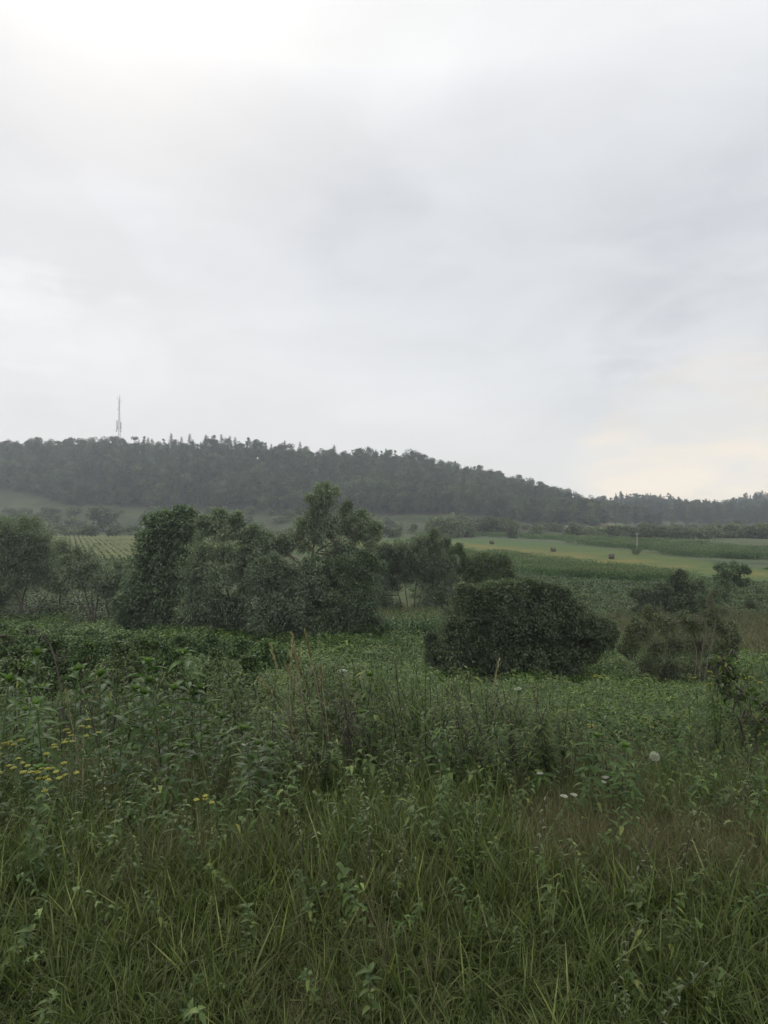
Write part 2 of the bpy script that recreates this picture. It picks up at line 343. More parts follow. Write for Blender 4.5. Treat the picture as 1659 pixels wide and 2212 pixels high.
def build_ground():
    ys = np.concatenate([np.linspace(-200, -8, 14), np.linspace(-6, 1.5, 12), np.geomspace(1.8, 1150, 420)])
    tt = np.linspace(-1, 1, 361); tt = np.sign(tt)*np.abs(tt)**1.25
    Wd = np.where(ys > 0, 60+.95*ys, 60+np.abs(ys))
    X = tt[None]*Wd[:, None]; Y = np.repeat(ys[:, None], len(tt), 1)
    Z = ground(X, Y); V = np.stack([X, Y, Z], -1).reshape(-1, 3)
    r, c = X.shape; i = (np.arange(r-1)[:, None]*c+np.arange(c-1)[None])
    Fq = np.stack([i, i+1, i+c+1, i+c], -1).reshape(-1, 4)
    m, n = mat_new('land_cover'); N = n.nodes.new; K = n.links.new
    o = N('ShaderNodeOutputMaterial'); p = N('ShaderNodeBsdfPrincipled'); K(p.outputs[0], o.inputs[0]); p.inputs['Roughness'].default_value = .95; p.inputs['Specular IOR Level'].default_value = .1
    a = N('ShaderNodeAttribute'); a.attribute_name = 'land'
    t = N('ShaderNodeTexCoord'); nz = N('ShaderNodeTexNoise'); nz.inputs['Scale'].default_value = 1.3; nz.inputs['Detail'].default_value = 8; nz.inputs['Roughness'].default_value = .7; K(t.outputs['Object'], nz.inputs[0])
    mr = N('ShaderNodeMapRange'); K(nz.outputs[0], mr.inputs[0]); mr.inputs['From Min'].default_value = .3; mr.inputs['From Max'].default_value = .7; mr.inputs['To Min'].default_value = .72; mr.inputs['To Max'].default_value = 1.28
    s = N('ShaderNodeVectorMath'); s.operation = 'SCALE'; K(a.outputs['Color'], s.inputs[0]); K(mr.outputs[0], s.inputs['Scale']); K(s.outputs[0], p.inputs['Base Color'])
    b = N('ShaderNodeBump'); b.inputs['Distance'].default_value = .3; b.inputs['Strength'].default_value = .8; K(nz.outputs[0], b.inputs['Height']); K(b.outputs[0], p.inputs['Normal'])
    g = link('ground', mesh_np('ground', V, Fq, mat=m, smooth=True, cols=land(V[:, 0], V[:, 1], V[:, 2])))
    g['kind'] = 'structure'
build_ground()

# ------------------------------------------------------------------ scattering of uncountable cover
def scatter(name, pts, meshes, label, cat, scale, idx=None, tilt=.12, rz=None, kind='stuff'):
    n = len(pts)
    me = bpy.data.meshes.new(name); me.vertices.add(n); me.vertices.foreach_set('co', np.asarray(pts, np.float32).ravel())
    rot = np.stack([rng.normal(size=n)*tilt, rng.normal(size=n)*tilt, rng.uniform(0, 6.283, n) if rz is None else rz], -1)
    a = me.attributes.new('rot', 'FLOAT_VECTOR', 'POINT'); a.data.foreach_set('vector', rot.astype(np.float32).ravel())
    a = me.attributes.new('scl', 'FLOAT', 'POINT'); a.data.foreach_set('value', np.asarray(scale, np.float32)*np.ones(n, np.float32))
    idx = rng.integers(0, len(meshes), n) if idx is None else idx
    a = me.attributes.new('idx', 'INT', 'POINT'); a.data.foreach_set('value', np.asarray(idx, np.int32))
    me.update()
    o = link(name, me); tag(o, label, cat, kind=kind)
    src = bpy.data.collections.new(name+'_kinds')
    for k, m in enumerate(meshes): src.objects.link(bpy.data.objects.new('%s_kind_%02d' % (name, k), m))
    g = bpy.data.node_groups.new(name+'_nodes', 'GeometryNodeTree')
    g.interface.new_socket('Geometry', in_out='INPUT', socket_type='NodeSocketGeometry'); g.interface.new_socket('Geometry', in_out='OUTPUT', socket_type='NodeSocketGeometry')
    N = g.nodes.new; K = g.links.new
    gi = N('NodeGroupInput'); go = N('NodeGroupOutput'); ip = N('GeometryNodeInstanceOnPoints'); ci = N('GeometryNodeCollectionInfo')
    ci.inputs['Collection'].default_value = src; ci.inputs['Separate Children'].default_value = True; ci.inputs['Reset Children'].default_value = True
    def attr(nm, t):
        x = N('GeometryNodeInputNamedAttribute'); x.data_type = t; x.inputs['Name'].default_value = nm; return x.outputs['Attribute']
    K(gi.outputs[0], ip.inputs['Points']); K(ci.outputs[0], ip.inputs['Instance']); ip.inputs['Pick Instance'].default_value = True
    K(attr('idx', 'INT'), ip.inputs['Instance Index']); K(attr('scl', 'FLOAT'), ip.inputs['Scale'])
    e = N('FunctionNodeEulerToRotation'); K(attr('rot', 'FLOAT_VECTOR'), e.inputs[0]); K(e.outputs[0], ip.inputs['Rotation'])
    K(ip.outputs[0], go.inputs[0])
    md = o.modifiers.new('scatter', 'NODES'); md.node_group = g
    return o

def bare(x, Y):
    u = 829.5+F*x/Y; return (u > 1606) & (u < 1720) & (Y > 5.3) & (Y < 8)
def on_ground(x, Y, dz=0): return np.stack([x, Y, ground(x, Y)+dz], -1)
def band(n, y0, y1, half=.70, pad=1.5, pw=1.0):
    """random points between two distances, spread over the view fan; density falls as 1/Y**pw"""
    Y = y0*(y1/y0)**rng.random(n) if pw else np.sqrt(rng.uniform(y0*y0, y1*y1, n))
    x = rng.uniform(-1, 1, n)*(Y*half+pad)
    return x, Y

# ------------------------------------------------------------------ far trees
def far_tree(seed, kind):
    g = np.random.default_rng(seed)
    if kind == 'broad':
        h = 18; tr = bez(np.array([0, 0, -1.5]), np.array([g.normal()*.5, g.normal()*.5, 7]), np.array([g.normal()*.8, g.normal()*.8, 15.]), 6)
        parts = [tubes(tr[None], np.linspace(.28, .06, 6)[None], 5, .4)]
        nl = g.integers(11, 15); leaves = []
        cs = []
        for i in range(nl):
            zz = g.uniform(3.2, 16); rr = 4.2*math.sin(np.pi*np.clip((zz-.5)/18, 0, 1))**.6
            a = g.uniform(0, 6.28); d = rr*math.sqrt(g.random())*.85
            cs.append((d*math.cos(a), d*math.sin(a), zz, g.uniform(1.6, 2.7)))
        for cx, cyy, cz, cr in cs:
            n = 115; d = rdir(n, g); P = np.array([cx, cyy, cz])+d*cr*(g.random((n, 1))**.35)*np.array([1, 1, .8])
            P[:, 2] = np.maximum(P[:, 2], 1)
            var = np.clip(g.normal(.5, .22, n)+g.normal()*.12, 0, 1)
            leaves.append(cards(P, rdir(n, g)*.7+d, rdir(n, g)+[0, 0, .7], g.uniform(.5, 1.0, n), g.uniform(.4, .75, n), var))
        br = []
        for cx, cyy, cz, cr in cs:
            s = tr[2+g.integers(0, 2)]; br.append(bez(s, (s+[cx, cyy, cz])/2+[0, 0, -.6], np.array([cx, cyy, cz]), 4))
        parts.append(tubes(np.array(br), np.tile(np.linspace(.13, .04, 4), (len(br), 1)), 3, .4))
        tV = join(*parts); lV = join(*leaves)
    elif kind == 'spruce':
        tr = np.array([[0, 0, -1.5], [0, 0, 9], [0, 0, 18.]]); parts = [tubes(tr[None], np.array([[.25, .15, .04]]), 5, .4)]
        leaves = []
        for z in np.arange(3.5, 18.3, .55):
            rad = (18.8-z)*.24*g.uniform(.75, 1.15)+.15; k = int(5+rad*4)
            a = g.uniform(0, 6.28, k); D = np.stack([np.cos(a), np.sin(a), -.25+0*a], -1)
            for f in (.35, .7, 1.0):
                P = np.array([0, 0, z])+D*rad*f*.85*g.uniform(.8, 1.1, (k, 1))
                leaves.append(cards(P-D*.3, D+rdir(k, g)*.35, np.array([0, 0, 1.])+rdir(k, g)*.5, g.uniform(.5, .9, k), g.uniform(.35, .6, k), np.clip(g.normal(.5, .2, k), 0, 1)))
        tV = join(*parts); lV = join(*leaves)
    elif kind == 'pine':
        tr = np.array([[0, 0, -1.5], [.2, 0, 9], [0, .1, 17.]]); parts = [tubes(tr[None], np.array([[.25, .18, .05]]), 5, .4)]
        leaves = []; br = []
        for i in range(18):
            z = g.uniform(8, 17.4); a = g.uniform(0, 6.28); rr = (18.5-z)*.36*g.uniform(.5, 1.1); c = np.array([math.cos(a)*rr, math.sin(a)*rr, z+.8])
            br.append(np.array([[0, 0, z-.4], c*[.5, .5, 0]+[0, 0, z], c])); n = 38; d = rdir(n, g)
            leaves.append(cards(c+d*g.uniform(.3, 1.0, (n, 1))*[1, 1, .5], d+[0, 0, .4], rdir(n, g), g.uniform(.4, .8, n), g.uniform(.25, .5, n), np.clip(g.normal(.5, .2, n), 0, 1)))
        parts.append(tubes(np.array(br), np.tile([.09, .06, .03], (len(br), 1)), 3, .4)); tV = join(*parts); lV = join(*leaves)
    else:   # rounded shrub, about 4 m
        parts = []; leaves = []; br = []
        for i in range(g.integers(7, 11)):
            a = g.uniform(0, 6.28); rr = 1.6*math.sqrt(g.random()); c = np.array([math.cos(a)*rr, math.sin(a)*rr, g.uniform(.8, 3.0)]); cr = g.uniform(.7, 1.15)
            br.append(bez(np.array([0, 0, -.5]), c*[.2, .2, .7], c, 4)); n = 130; d = rdir(n, g)
            P = c+d*cr*(g.random((n, 1))**.4); P[:, 2] = np.maximum(P[:, 2], .05)
            leaves.append(cards(P, d+rdir(n, g)*.8, rdir(n, g)+[0, 0, .7], g.uniform(.25, .5, n), g.uniform(.18, .36, n), np.clip(g.normal(.5, .22, n)+g.normal()*.1, 0, 1)))
        parts.append(tubes(np.array(br), np.tile(np.linspace(.09, .02, 4), (len(br), 1)), 3, .4)); tV = join(*parts); lV = join(*leaves)
    V, Fq, v = join(tV, lV)
    me = mesh_np('%s_%d' % (kind, seed), V, Fq, v, [M['bark_pale'] if kind == 'broad' and seed % 3 == 0 else M['bark'], M[{'broad': 'forest', 'spruce': 'conifer', 'pine': 'conifer', 'shrub': 'shrub'}[kind]]])
    mi = np.zeros(len(Fq), np.int32); mi[len(tV[1]):] = 1; me.polygons.foreach_set('material_index', mi)
    return me
BROAD = [far_tree(100+i, 'broad') for i in range(8)]
SPRUCE = [far_tree(200+i, 'spruce') for i in range(4)]
PINE = [far_tree(300+i, 'pine') for i in range(3)]
SHRUB = [far_tree(400+i, 'shrub') for i in range(8)]

def forest():
    # jittered grid over both wooded hills
    sp = 7.0
    gx, gy = np.meshgrid(np.arange(-640, 640, sp), np.arange(465, 900, sp))
    x = (gx+rng.uniform(-.42, .42, gx.shape)*sp).ravel(); Y = (gy+rng.uniform(-.42, .42, gx.shape)*sp).ravel()
    u = 829.5+F*x/Y
    e = np.interp(u, EU, EY)+(fbm(x/18, x*0+3, 55)-.5)*14
    k1 = (Y > e) & (Y < 690) & (u < 1296)
    k2 = (u > 1270) & (Y < 862) & (u < 2000) & (Y > np.interp(u, [1290, 1420, 1560], [655, 640, 590])+30*fbm(x/25, x*0, 66))
    k = (k1 | k2) & (u > -420) & (u < 1960)
    # thinned behind: only the crowns above the front ones can be seen
    x, Y, u = x[k], Y[k], u[k]
    thin = rng.random(len(x)) < .92; x, Y, u = x[thin], Y[thin], u[thin]
    z = ground(x, Y)
    con = fbm(x/40, Y/40, 88)+.25*(np.abs(u-460) < 160)*(Y > 610)+.22*(u > 1285)+.1*rng.normal(size=len(x))
    isc = con > .68
    s = rng.uniform(.62, 1.2, len(x))*np.where(isc, 1.0, .98)*np.interp(vnoise(x/30, Y/30, 5), [0, 1], [.85, 1.12])
    front = Y < np.interp(u, EU, EY)+10
    s = np.where(front & (u < 1300), s*.85, s)
    idx = np.where(isc, rng.integers(8, 15, len(x)), rng.integers(0, 8, len(x)))
    allm = BROAD+SPRUCE+PINE
    # nearest edge trees and the crest trees stand alone, the rest is one wood
    crest = ((Y > 640) & (Y < 664) & (u < 1290)) | ((Y > 845) & (u > 1280))
    near = np.argsort(Y-np.interp(u, EU, EY)+np.where((u > 1296) | (u < -15), 500, 0))[:170]
    vis = (u > -15) & (u < 1675); near = near[vis[near]]; solo = np.zeros(len(x), bool); solo[near] = True
    cr = np.where(crest & vis)[0]; cr = cr[rng.permutation(len(cr))[:115]]; solo[cr] = True
    for i in np.where(solo)[0]:
        c = i in set(()) or idx[i] >= 8
        o = link('conifer_tree' if c else 'broadleaf_tree', allm[idx[i]], None, (x[i], Y[i], z[i]))
        o.rotation_euler = (0, 0, rng.uniform(0, 6.28)); o.scale = (s[i], s[i], s[i]*rng.uniform(.92, 1.12))
        if Y[i] > 635:
            nm = 'dark conifer' if c else 'leafy tree'
            wh = 'on the crest of the long wooded hill' if u[i] < 1290 else 'on the wooded ridge at the valley end'
            tag(o, nm+' standing against the sky '+wh, 'tree', ('conifers' if c else 'leafy trees')+' '+wh)
        else:
            tag(o, ('dark conifer' if c else 'leafy tree')+' in the front row of the hillside forest above the grassland', 'tree', ('conifers' if c else 'leafy trees')+' along the forest edge')
    r = ~solo
    scatter('forest', np.stack([x, Y, z], -1)[r], allm, 'dense hazy forest covering the long hill and the ridge behind it', 'forest', s[r], idx[r], tilt=.03)
    print('forest', len(x), solo.sum())
forest()

# hand-placed crest conifers, copse and shrubs: (px, py of top, distance, kind, height)
def place_far(px, Y, top, mesh, name, label, cat, group, wmul=1.0, h0=18.):
    x = (px-829.5)/F*Y; zb = float(ground(x, Y)); zt = -(top-1106)/F*Y; s = max(.15, (zt-zb)/h0)
    o = link(name, mesh, None, (x, Y, zb)); o.scale = (s*wmul, s*wmul, s); o.rotation_euler = (0, 0, rng.uniform(0, 6.28))
    return tag(o, label, cat, group)
for i, (px, top) in enumerate([(370, 935), (392, 942), (410, 936), (445, 938), (462, 941), (478, 937), (496, 944), (508, 943), (538, 945), (552, 950), (574, 955),
                               (615, 950), (812, 970), (834, 968), (842, 972), (722, 960), (648, 953), (320, 944), (586, 958)]):
    place_far(px, 652+rng.uniform(-4, 4), top, (SPRUCE+PINE[:1])[i % 5], 'conifer_tree', 'dark spruce with a pointed tip rising above the crest of the wooded hill', 'tree', 'spruces rising above the hill crest', 1.35, 18.4)
for i, (px, top, w) in enumerate([(880, 969, 1.6), (897, 971, 1.5), (915, 975, 1.4), (1035, 1004, 1.3), (1058, 1012, 1.3), (1100, 1021, 1.2), (1145, 1036, 1.2), (1226, 1052, 1.3), (200, 944, 1.4), (150, 943, 1.4), (1012, 1001, 1.1), (1180, 1047, 1.2)]):
    place_far(px, 648, top, BROAD[i % 8], 'broadleaf_tree', 'large round crowned tree standing proud on the crest of the long wooded hill', 'tree', 'large trees on the hill crest', w*.8)
for i, (px, top, Y) in enumerate([(1292, 1086, 560), (1312, 1080, 575), (1330, 1084, 545), (1352, 1088, 530), (1372, 1086, 540), (1392, 1092, 525), (1410, 1097, 530), (1340, 1100, 505), (1375, 1104, 500), (1305, 1100, 510), (1425, 1106, 520), (1400, 1110, 490), (1455, 1112, 540), (1480, 1110, 560), (1510, 1114, 550)]):
    place_far(px, Y, top, BROAD[(i*3) % 8], 'broadleaf_tree', 'dark leafy tree in the copse where the long hill meets the far ridge', 'tree', 'trees of the copse at the end of the hill', 1.1)

SH = [  # px, top, Y, width factor, name of where
 (20, 1082, 470, 1.6), (60, 1088, 465, 1.5), (100, 1092, 455, 1.5), (40, 1100, 440, 1.8), (85, 1106, 430, 1.8), (120, 1112, 400, 1.6), (150, 1118, 390, 1.4),
 (110, 1128, 360, 1.8), (135, 1131, 355, 1.6), (158, 1134, 350, 1.5), (182, 1142, 345, 1.3), (170, 1146, 330, 1.2), (285, 1132, 370, 1.3),
 (265, 1098, 380, 1.1), (300, 1140, 360, 1.2), (325, 1136, 365, 1.2), (190, 1150, 310, 1.2), (250, 1148, 320, 1.2), (60, 1135, 330, 1.6),
 (560, 1134, 350, 1.2), (575, 1140, 345, 1.2), (548, 1142, 350, 1.1),
 (815, 1115, 430, 1.2), (835, 1117, 420, 1.2), (850, 1118, 410, 1.1), (868, 1128, 400, 1.0), (888, 1130, 395, 1.0), (855, 1150, 320, 1.0), (840, 1152, 315, 1.0),
 (945, 1128, 360, .9), (960, 1118, 365, 1.1), (980, 1108, 370, 1.2), (1003, 1100, 370, 1.3), (1025, 1108, 365, 1.3), (1045, 1112, 360, 1.1), (1068, 1109, 362, 1.2), (1092, 1118, 355, 1.2),
 (1115, 1128, 350, 1.2), (1135, 1122, 350, 1.1), (1155, 1119, 345, 1.2), (1175, 1122, 345, 1.2), (1195, 1124, 345, 1.1), (1210, 1132, 340, 1.0),
 (1245, 1138, 400, .8), (1290, 1138, 380, 1.2), (1308, 1134, 385, 1.1), (1325, 1132, 390, 1.1), (1345, 1138, 380, 1.2), (1365, 1140, 385, 1.2), (1390, 1134, 410, 1.4), (1415, 1130, 420, 1.4), (1440, 1134, 410, 1.3),
 (1465, 1140, 380, 1.4), (1490, 1132, 420, 1.4), (1515, 1136, 410, 1.4), (1500, 1150, 330, 1.4), (1530, 1150, 335, 1.4), (1555, 1140, 400, 1.4), (1580, 1146, 380, 1.4), (1560, 1156, 310, 1.4),
 (1600, 1152, 340, 1.4), (1630, 1146, 370, 1.5), (1655, 1150, 350, 1.5), (1620, 1160, 300, 1.4), (1650, 1162, 300, 1.3), (1680, 1150, 340, 1.5), (1590, 1138, 440, 1.4), (1640, 1134, 450, 1.4), (1430, 1152, 340, 1.2), (1470, 1156, 330, 1.2), (1395, 1154, 345, 1.1)]
for q in range(26):
    SH.append((rng.uniform(925, 1220), rng.uniform(1116, 1142), 0, rng.uniform(.9, 1.3)))
for q in range(95):
    SH.append((rng.uniform(1215, 1700), rng.uniform(1124, 1162), 0, rng.uniform(1.0, 1.5)))
for q in range(64):
    SH.append((rng.uniform(-10, 640), rng.uniform(1078, 1140), 0, rng.uniform(1.0, 1.5)))
for i, (px, top, Y, w) in enumerate(SH):
    wh = ('on the hillside below the forest at the left edge' if px < 340 else 'on the slope below the middle of the forest' if px < 900 else
          'in the thicket between the meadow and the forest' if px < 1215 else 'in the scrub at the right end of the valley')
    hh = rng.uniform(3.2, 7.0) if not 930 < px < 1100 else rng.uniform(8, 11)
    Yc = np.linspace(285, 405 if px > 660 else 470, 120); xc = (px-829.5)/F*Yc; zc = ground(xc, Yc); pt = 1106-F*(zc+hh)/Yc
    Y = Yc[np.argmin(np.abs(pt-top))]
    x = (px-829.5)/F*Y; zb = float(ground(x, Y)); sc = hh/4.0
    o = link('shrub', SHRUB[i % 8], None, (x, Y, zb)); ww = min(sc*w, 2.4)*1.15; o.scale = (ww, ww, sc); o.rotation_euler = (0, 0, rng.uniform(0, 6.28))
    tag(o, 'hazy rounded shrub '+wh, 'shrub', 'shrubs '+wh)
for (px, top, Y, w, lab) in ((220, 1092, 385, 1.0, 'tall dark bushy tree behind the thin pole on the left hillside'), (1377, 1179, 172, 1.25, 'low dark bush standing alone at the foot of the meadow pole'),
                             (1620, 1292, 66, .8, 'small dark shrub standing in weeds at the right edge of the photo'), (1645, 1270, 80, 1.3, 'pale green shrub behind the small dark one at the right edge')):
    o = place_far(px, Y, top, SHRUB[int(px) % 8], 'shrub', lab, 'shrub', None, w, 4.0)
print('far done')

# ------------------------------------------------------------------ middle trees, each shaped from lobes (px, py, rx, ry)
def tree(name, label, Y, base, stems, lobes, mat, leaf=(.16, .05), ntw=34, nlf=26, tw_r=.012, droop=.25, group=None, bark='bark', seed=1, depth=1.0, limb_r=.06, stem_r=.13, cat='tree', up=.3, dy=0, bare=0, fill=.55, grow=1.12, spikes=.6):
    g = np.random.default_rng(seed)
    B = wp(base[0], base[1], Y); B[2] = min(float(ground(B[0], Y)), B[2]+1.5)
    S = []
    for st in stems:
        pts = [wp(a[0], a[1], Y)+[0, (a[2] if len(a) > 2 else 0), 0] for a in st]
        if abs(pts[0][2]-B[2]) < 2.5: pts[0][2] = min(pts[0][2], float(ground(pts[0][0], Y)))-.15
        pts = np.array(pts); t = np.linspace(0, 1, len(pts)); tt = np.linspace(0, 1, 12)
        q = np.stack([np.interp(tt, t, pts[:, k]) for k in range(3)], -1)
        q[1:-1] = q[:-2]*.25+q[1:-1]*.5+q[2:]*.25
        q[1:] += g.normal(size=(11, 3))*.05*tt[1:, None]; S.append(q)
    S = np.array(S); wood = [tubes(S, np.tile(np.linspace(stem_r, stem_r*.14, 12), (len(S), 1)), 6)]
    nodes = S[:, 1:].reshape(-1, 3); leaves = []
    px2m = Y/F
    lobes = list(lobes); LC = np.array([l[:2] for l in lobes], float); cen = LC.mean(0); dd_ = LC-cen; far_ = np.linalg.norm(dd_/(LC.std(0)+1e-6), axis=1)
    for q in np.argsort(-far_)[:int(len(lobes)*spikes)]:      # shoots that break the outline
        for w_ in range(2):
            a = math.atan2(dd_[q, 1], dd_[q, 0])+g.normal()*.5; l = lobes[q]
            if math.sin(a) > .75: continue
            lobes.append((l[0]+math.cos(a)*l[2]*g.uniform(.95, 1.4), l[1]+math.sin(a)*l[3]*g.uniform(.95, 1.4), l[2]*.3, l[3]*.34, .55))
    for (cx, cyy, rx, ry, *dd) in lobes:
        den = dd[0] if dd else 1.0
        c = wp(cx, cyy, Y); rr = np.array([rx, (rx+ry)*.5*depth, ry])*px2m
        c[1] += g.uniform(-.5, .5)*rr[1]*1.6+dy
        d = nodes-c; cost = np.linalg.norm(d, axis=1)+np.where(nodes[:, 2] > c[2], 3*(nodes[:, 2]-c[2]), 0)
        s = nodes[np.argmin(cost)]
        mid = (s+c)/2+np.array([(c[0]-s[0])*.12, 0, -up*.35*np.linalg.norm(c-s)])
        limb = bez(s, mid, c+[0, 0, rr[2]*.35], 8); limb[1:] += g.normal(size=(7, 3))*.04
        wood.append(tubes(limb[None], np.linspace(limb_r, .012, 8)[None], 4))
        rr = rr*grow; n = max(6, int(ntw*den*1.25*max(.5, rr[0]*rr[2]/1.7)))
        ti = g.integers(2, 8, n); st = limb[ti]
        dirs = rdir(n, g); tip = c+dirs*rr*1.22*(g.random((n, 1))**.7)*np.where(g.random((n, 1)) < .2, g.uniform(1.15, 1.5, (n, 1)), 1.0)
        gz = ground(tip[:, 0], tip[:, 1]); tip[:, 2] = np.maximum(tip[:, 2], gz+.1)
        md = (st+tip)/2+np.array([0, 0, 1])*np.linalg.norm(tip-st, axis=1)[:, None]*(.18)
        tw = bez(st, md, tip-np.array([0, 0, 1])*droop*.4*rr[2], 6)
        wood.append(tubes(tw, np.tile(np.linspace(tw_r, tw_r*.35, 6), (n, 1)), 3))
        nl = int(nlf*1.5*(1-bare))
        ta = .30+.72*g.random((n, nl))**.8; k = np.clip((ta*5).astype(int), 0, 4); f = (ta*5-k)[..., None]; ii = np.arange(n)[:, None]
        P = tw[ii, k]*(1-f)+tw[ii, k+1]*f; D = unit(tw[ii, k+1]-tw[ii, k])
        P = P.reshape(-1, 3)+g.normal(size=(n*nl, 3))*leaf[0]*.75; D = D.reshape(-1, 3)
        D = unit(D*.7+rdir(n*nl, g)*.8-np.array([0, 0, droop])); L = leaf[0]*g.uniform(.6, 1.35, n*nl)
        lobe_v = g.normal()*.13
        var = np.clip(g.normal(.48, .2, n*nl)+lobe_v+np.repeat(g.normal(size=n)*.08, nl), 0, 1)
        nf = int(n*nl*fill*den); fd = rdir(nf, g)*1.15*g.random((nf, 1))**.6; Pf = c+fd*rr; fk = vnoise(Pf[:, 0]/(rr[0]*.45)+seed, Pf[:, 2]/(rr[2]*.4)+Pf[:, 1], seed) > .42; Pf = Pf[fk]; nf = len(Pf)
        P = np.concatenate([P, Pf]); D = np.concatenate([D, unit(fd[fk]+rdir(nf, g)*.7-[0, 0, droop])]); L = np.concatenate([L, leaf[0]*g.uniform(.6, 1.3, nf)]); var = np.concatenate([var, np.clip(g.normal(.45, .22, nf)+lobe_v, 0, 1)])
        P[:, 2] = np.where(P[:, 2] < ground(P[:, 0], P[:, 1]), ground(P[:, 0], P[:, 1])+g.random(len(P))*.3, P[:, 2]); keep = np.ones(len(P), bool)
        a = cards(P[keep], D[keep], rdir(keep.sum(), g)+[0, 0, .9], L[keep]*1.1, leaf[1]*1.2*g.uniform(.7, 1.3, keep.sum()), var[keep]); leaves.append(a)
    t = thing(name, B, label, cat, group)
    V, Fq, v = join(*wood); link('trunk', mesh_np(name+'_trunk', V-B, Fq, v, M[bark], True), t)
    V, Fq, v = join(*leaves); link('crown', mesh_np(name+'_crown', V-B, Fq, v, M[mat]), t)
    print(name, len(Fq))
    return t

WIL = dict(leaf=(.20, .065), ntw=48, nlf=28, fill=.45)
tree('willow_tree', 'broad pale willow with a forked leaning trunk at the left edge of the photo', 62, (45, 1330),
     [[(45, 1334), (44, 1300), (30, 1275), (12, 1250)], [(46, 1334), (48, 1295), (60, 1262), (70, 1220)], [(70, 1334), (84, 1305), (105, 1282), (118, 1262)]],
     [(25, 1150, 38, 30), (60, 1152, 34, 30), (88, 1175, 28, 28), (-20, 1150, 40, 35), (20, 1195, 45, 32), (75, 1205, 40, 30), (0, 1240, 40, 38), (50, 1242, 42, 30), (98, 1240, 34, 28), (122, 1262, 20, 16), (5, 1290, 28, 28, .7), (-20, 1300, 20, 30)],
     'willow', seed=11, **WIL)
tree('willow_tree', 'slim pale willow crown between the broad left willow and the striped crop field', 68, (130, 1325),
     [[(130, 1325), (130, 1270), (127, 1200)]], [(127, 1178, 16, 22), (120, 1205, 24, 22), (140, 1210, 22, 22), (130, 1240, 28, 24)], 'willow', seed=12, **WIL)
tree('willow_tree', 'many stemmed dark willow with bare lower stems left of the dense ash', 58, (198, 1340),
     [[(198, 1345), (192, 1310), (182, 1275), (172, 1240)], [(200, 1345), (200, 1305), (196, 1270), (195, 1235)], [(203, 1345), (210, 1300), (216, 1268), (222, 1240)], [(197, 1345), (186, 1318), (172, 1300), (160, 1275)]],
     [(172, 1212, 26, 24), (195, 1222, 26, 22), (165, 1245, 26, 20), (205, 1248, 30, 22), (228, 1250, 26, 26), (180, 1262, 30, 14), (235, 1275, 18, 14)], 'willow', seed=13, stem_r=.09, **WIL)
tree('willow_tree', 'slender stemmed willow standing against the dense ash on its left side', 60, (255, 1332),
     [[(250, 1336), (244, 1300), (236, 1265)], [(255, 1336), (262, 1300), (272, 1262)], [(238, 1336), (228, 1300), (232, 1268)]],
     [(250, 1245, 30, 26), (272, 1265, 26, 28), (240, 1262, 18, 16), (280, 1300, 24, 26), (268, 1322, 26, 16)], 'willow', seed=14, stem_r=.08, **WIL)
tree('leafy_bush', 'light green bush below the striped crop field behind the stemmed willows', 84, (275, 1300),
     [[(275, 1300), (275, 1240)]], [(262, 1228, 22, 16), (284, 1222, 20, 14), (272, 1250, 34, 22), (300, 1235, 16, 16)], 'willow_green', seed=15, leaf=(.22, .09), ntw=50, nlf=26, cat='bush')
tree('ash_tree', 'dense dark green ash tree with foliage down to the ground', 52, (360, 1352),
     [[(360, 1356), (362, 1280), (365, 1200), (372, 1150)], [(362, 1340), (340, 1260), (325, 1200)], [(364, 1340), (395, 1260), (400, 1180)]],
     [(345, 1128, 20, 16), (388, 1120, 16, 16), (408, 1130, 14, 18), (366, 1140, 24, 18), (322, 1162, 26, 20), (358, 1172, 34, 26), (400, 1165, 26, 28), (322, 1205, 30, 26), (370, 1215, 38, 30), (408, 1210, 28, 34),
      (328, 1248, 36, 26), (385, 1255, 42, 34), (315, 1285, 38, 26), (360, 1295, 44, 30), (405, 1300, 40, 34), (300, 1322, 38, 24), (285, 1300, 26, 26), (280, 1332, 24, 18), (294, 1262, 22, 22), (345, 1335, 44, 22), (395, 1338, 44, 22)],
     'ash', leaf=(.26, .12), ntw=56, nlf=26, fill=.7, seed=16, droop=.45)
tree('willow_tree', 'tall grey green willow with fine airy twigs right of the dark ash', 46, (515, 1388),
     [[(515, 1390), (510, 1340), (500, 1300), (485, 1262), (478, 1215), (474, 1150)], [(505, 1320), (520, 1260), (525, 1200), (515, 1140)], [(500, 1300), (460, 1270), (432, 1240)]],
     [(472, 1126, 20, 15, .7), (508, 1128, 18, 15, .7), (450, 1148, 26, 22, .7), (490, 1155, 28, 24, .7), (530, 1158, 26, 24, .7), (552, 1178, 20, 24, .7), (430, 1185, 28, 26, .8), (475, 1195, 30, 26, .8), (525, 1205, 34, 28, .8), (560, 1218, 22, 28, .8),
      (425, 1235, 32, 30), (475, 1245, 36, 30), (530, 1255, 36, 32), (416, 1290, 26, 30), (460, 1300, 34, 32), (510, 1312, 34, 30), (555, 1300, 28, 34), (430, 1335, 32, 24), (475, 1352, 36, 24), (540, 1355, 34, 24), (410, 1320, 22, 22)],
     'willow', leaf=(.17, .058), ntw=78, nlf=28, fill=.45, grow=1.12, seed=17, stem_r=.12)
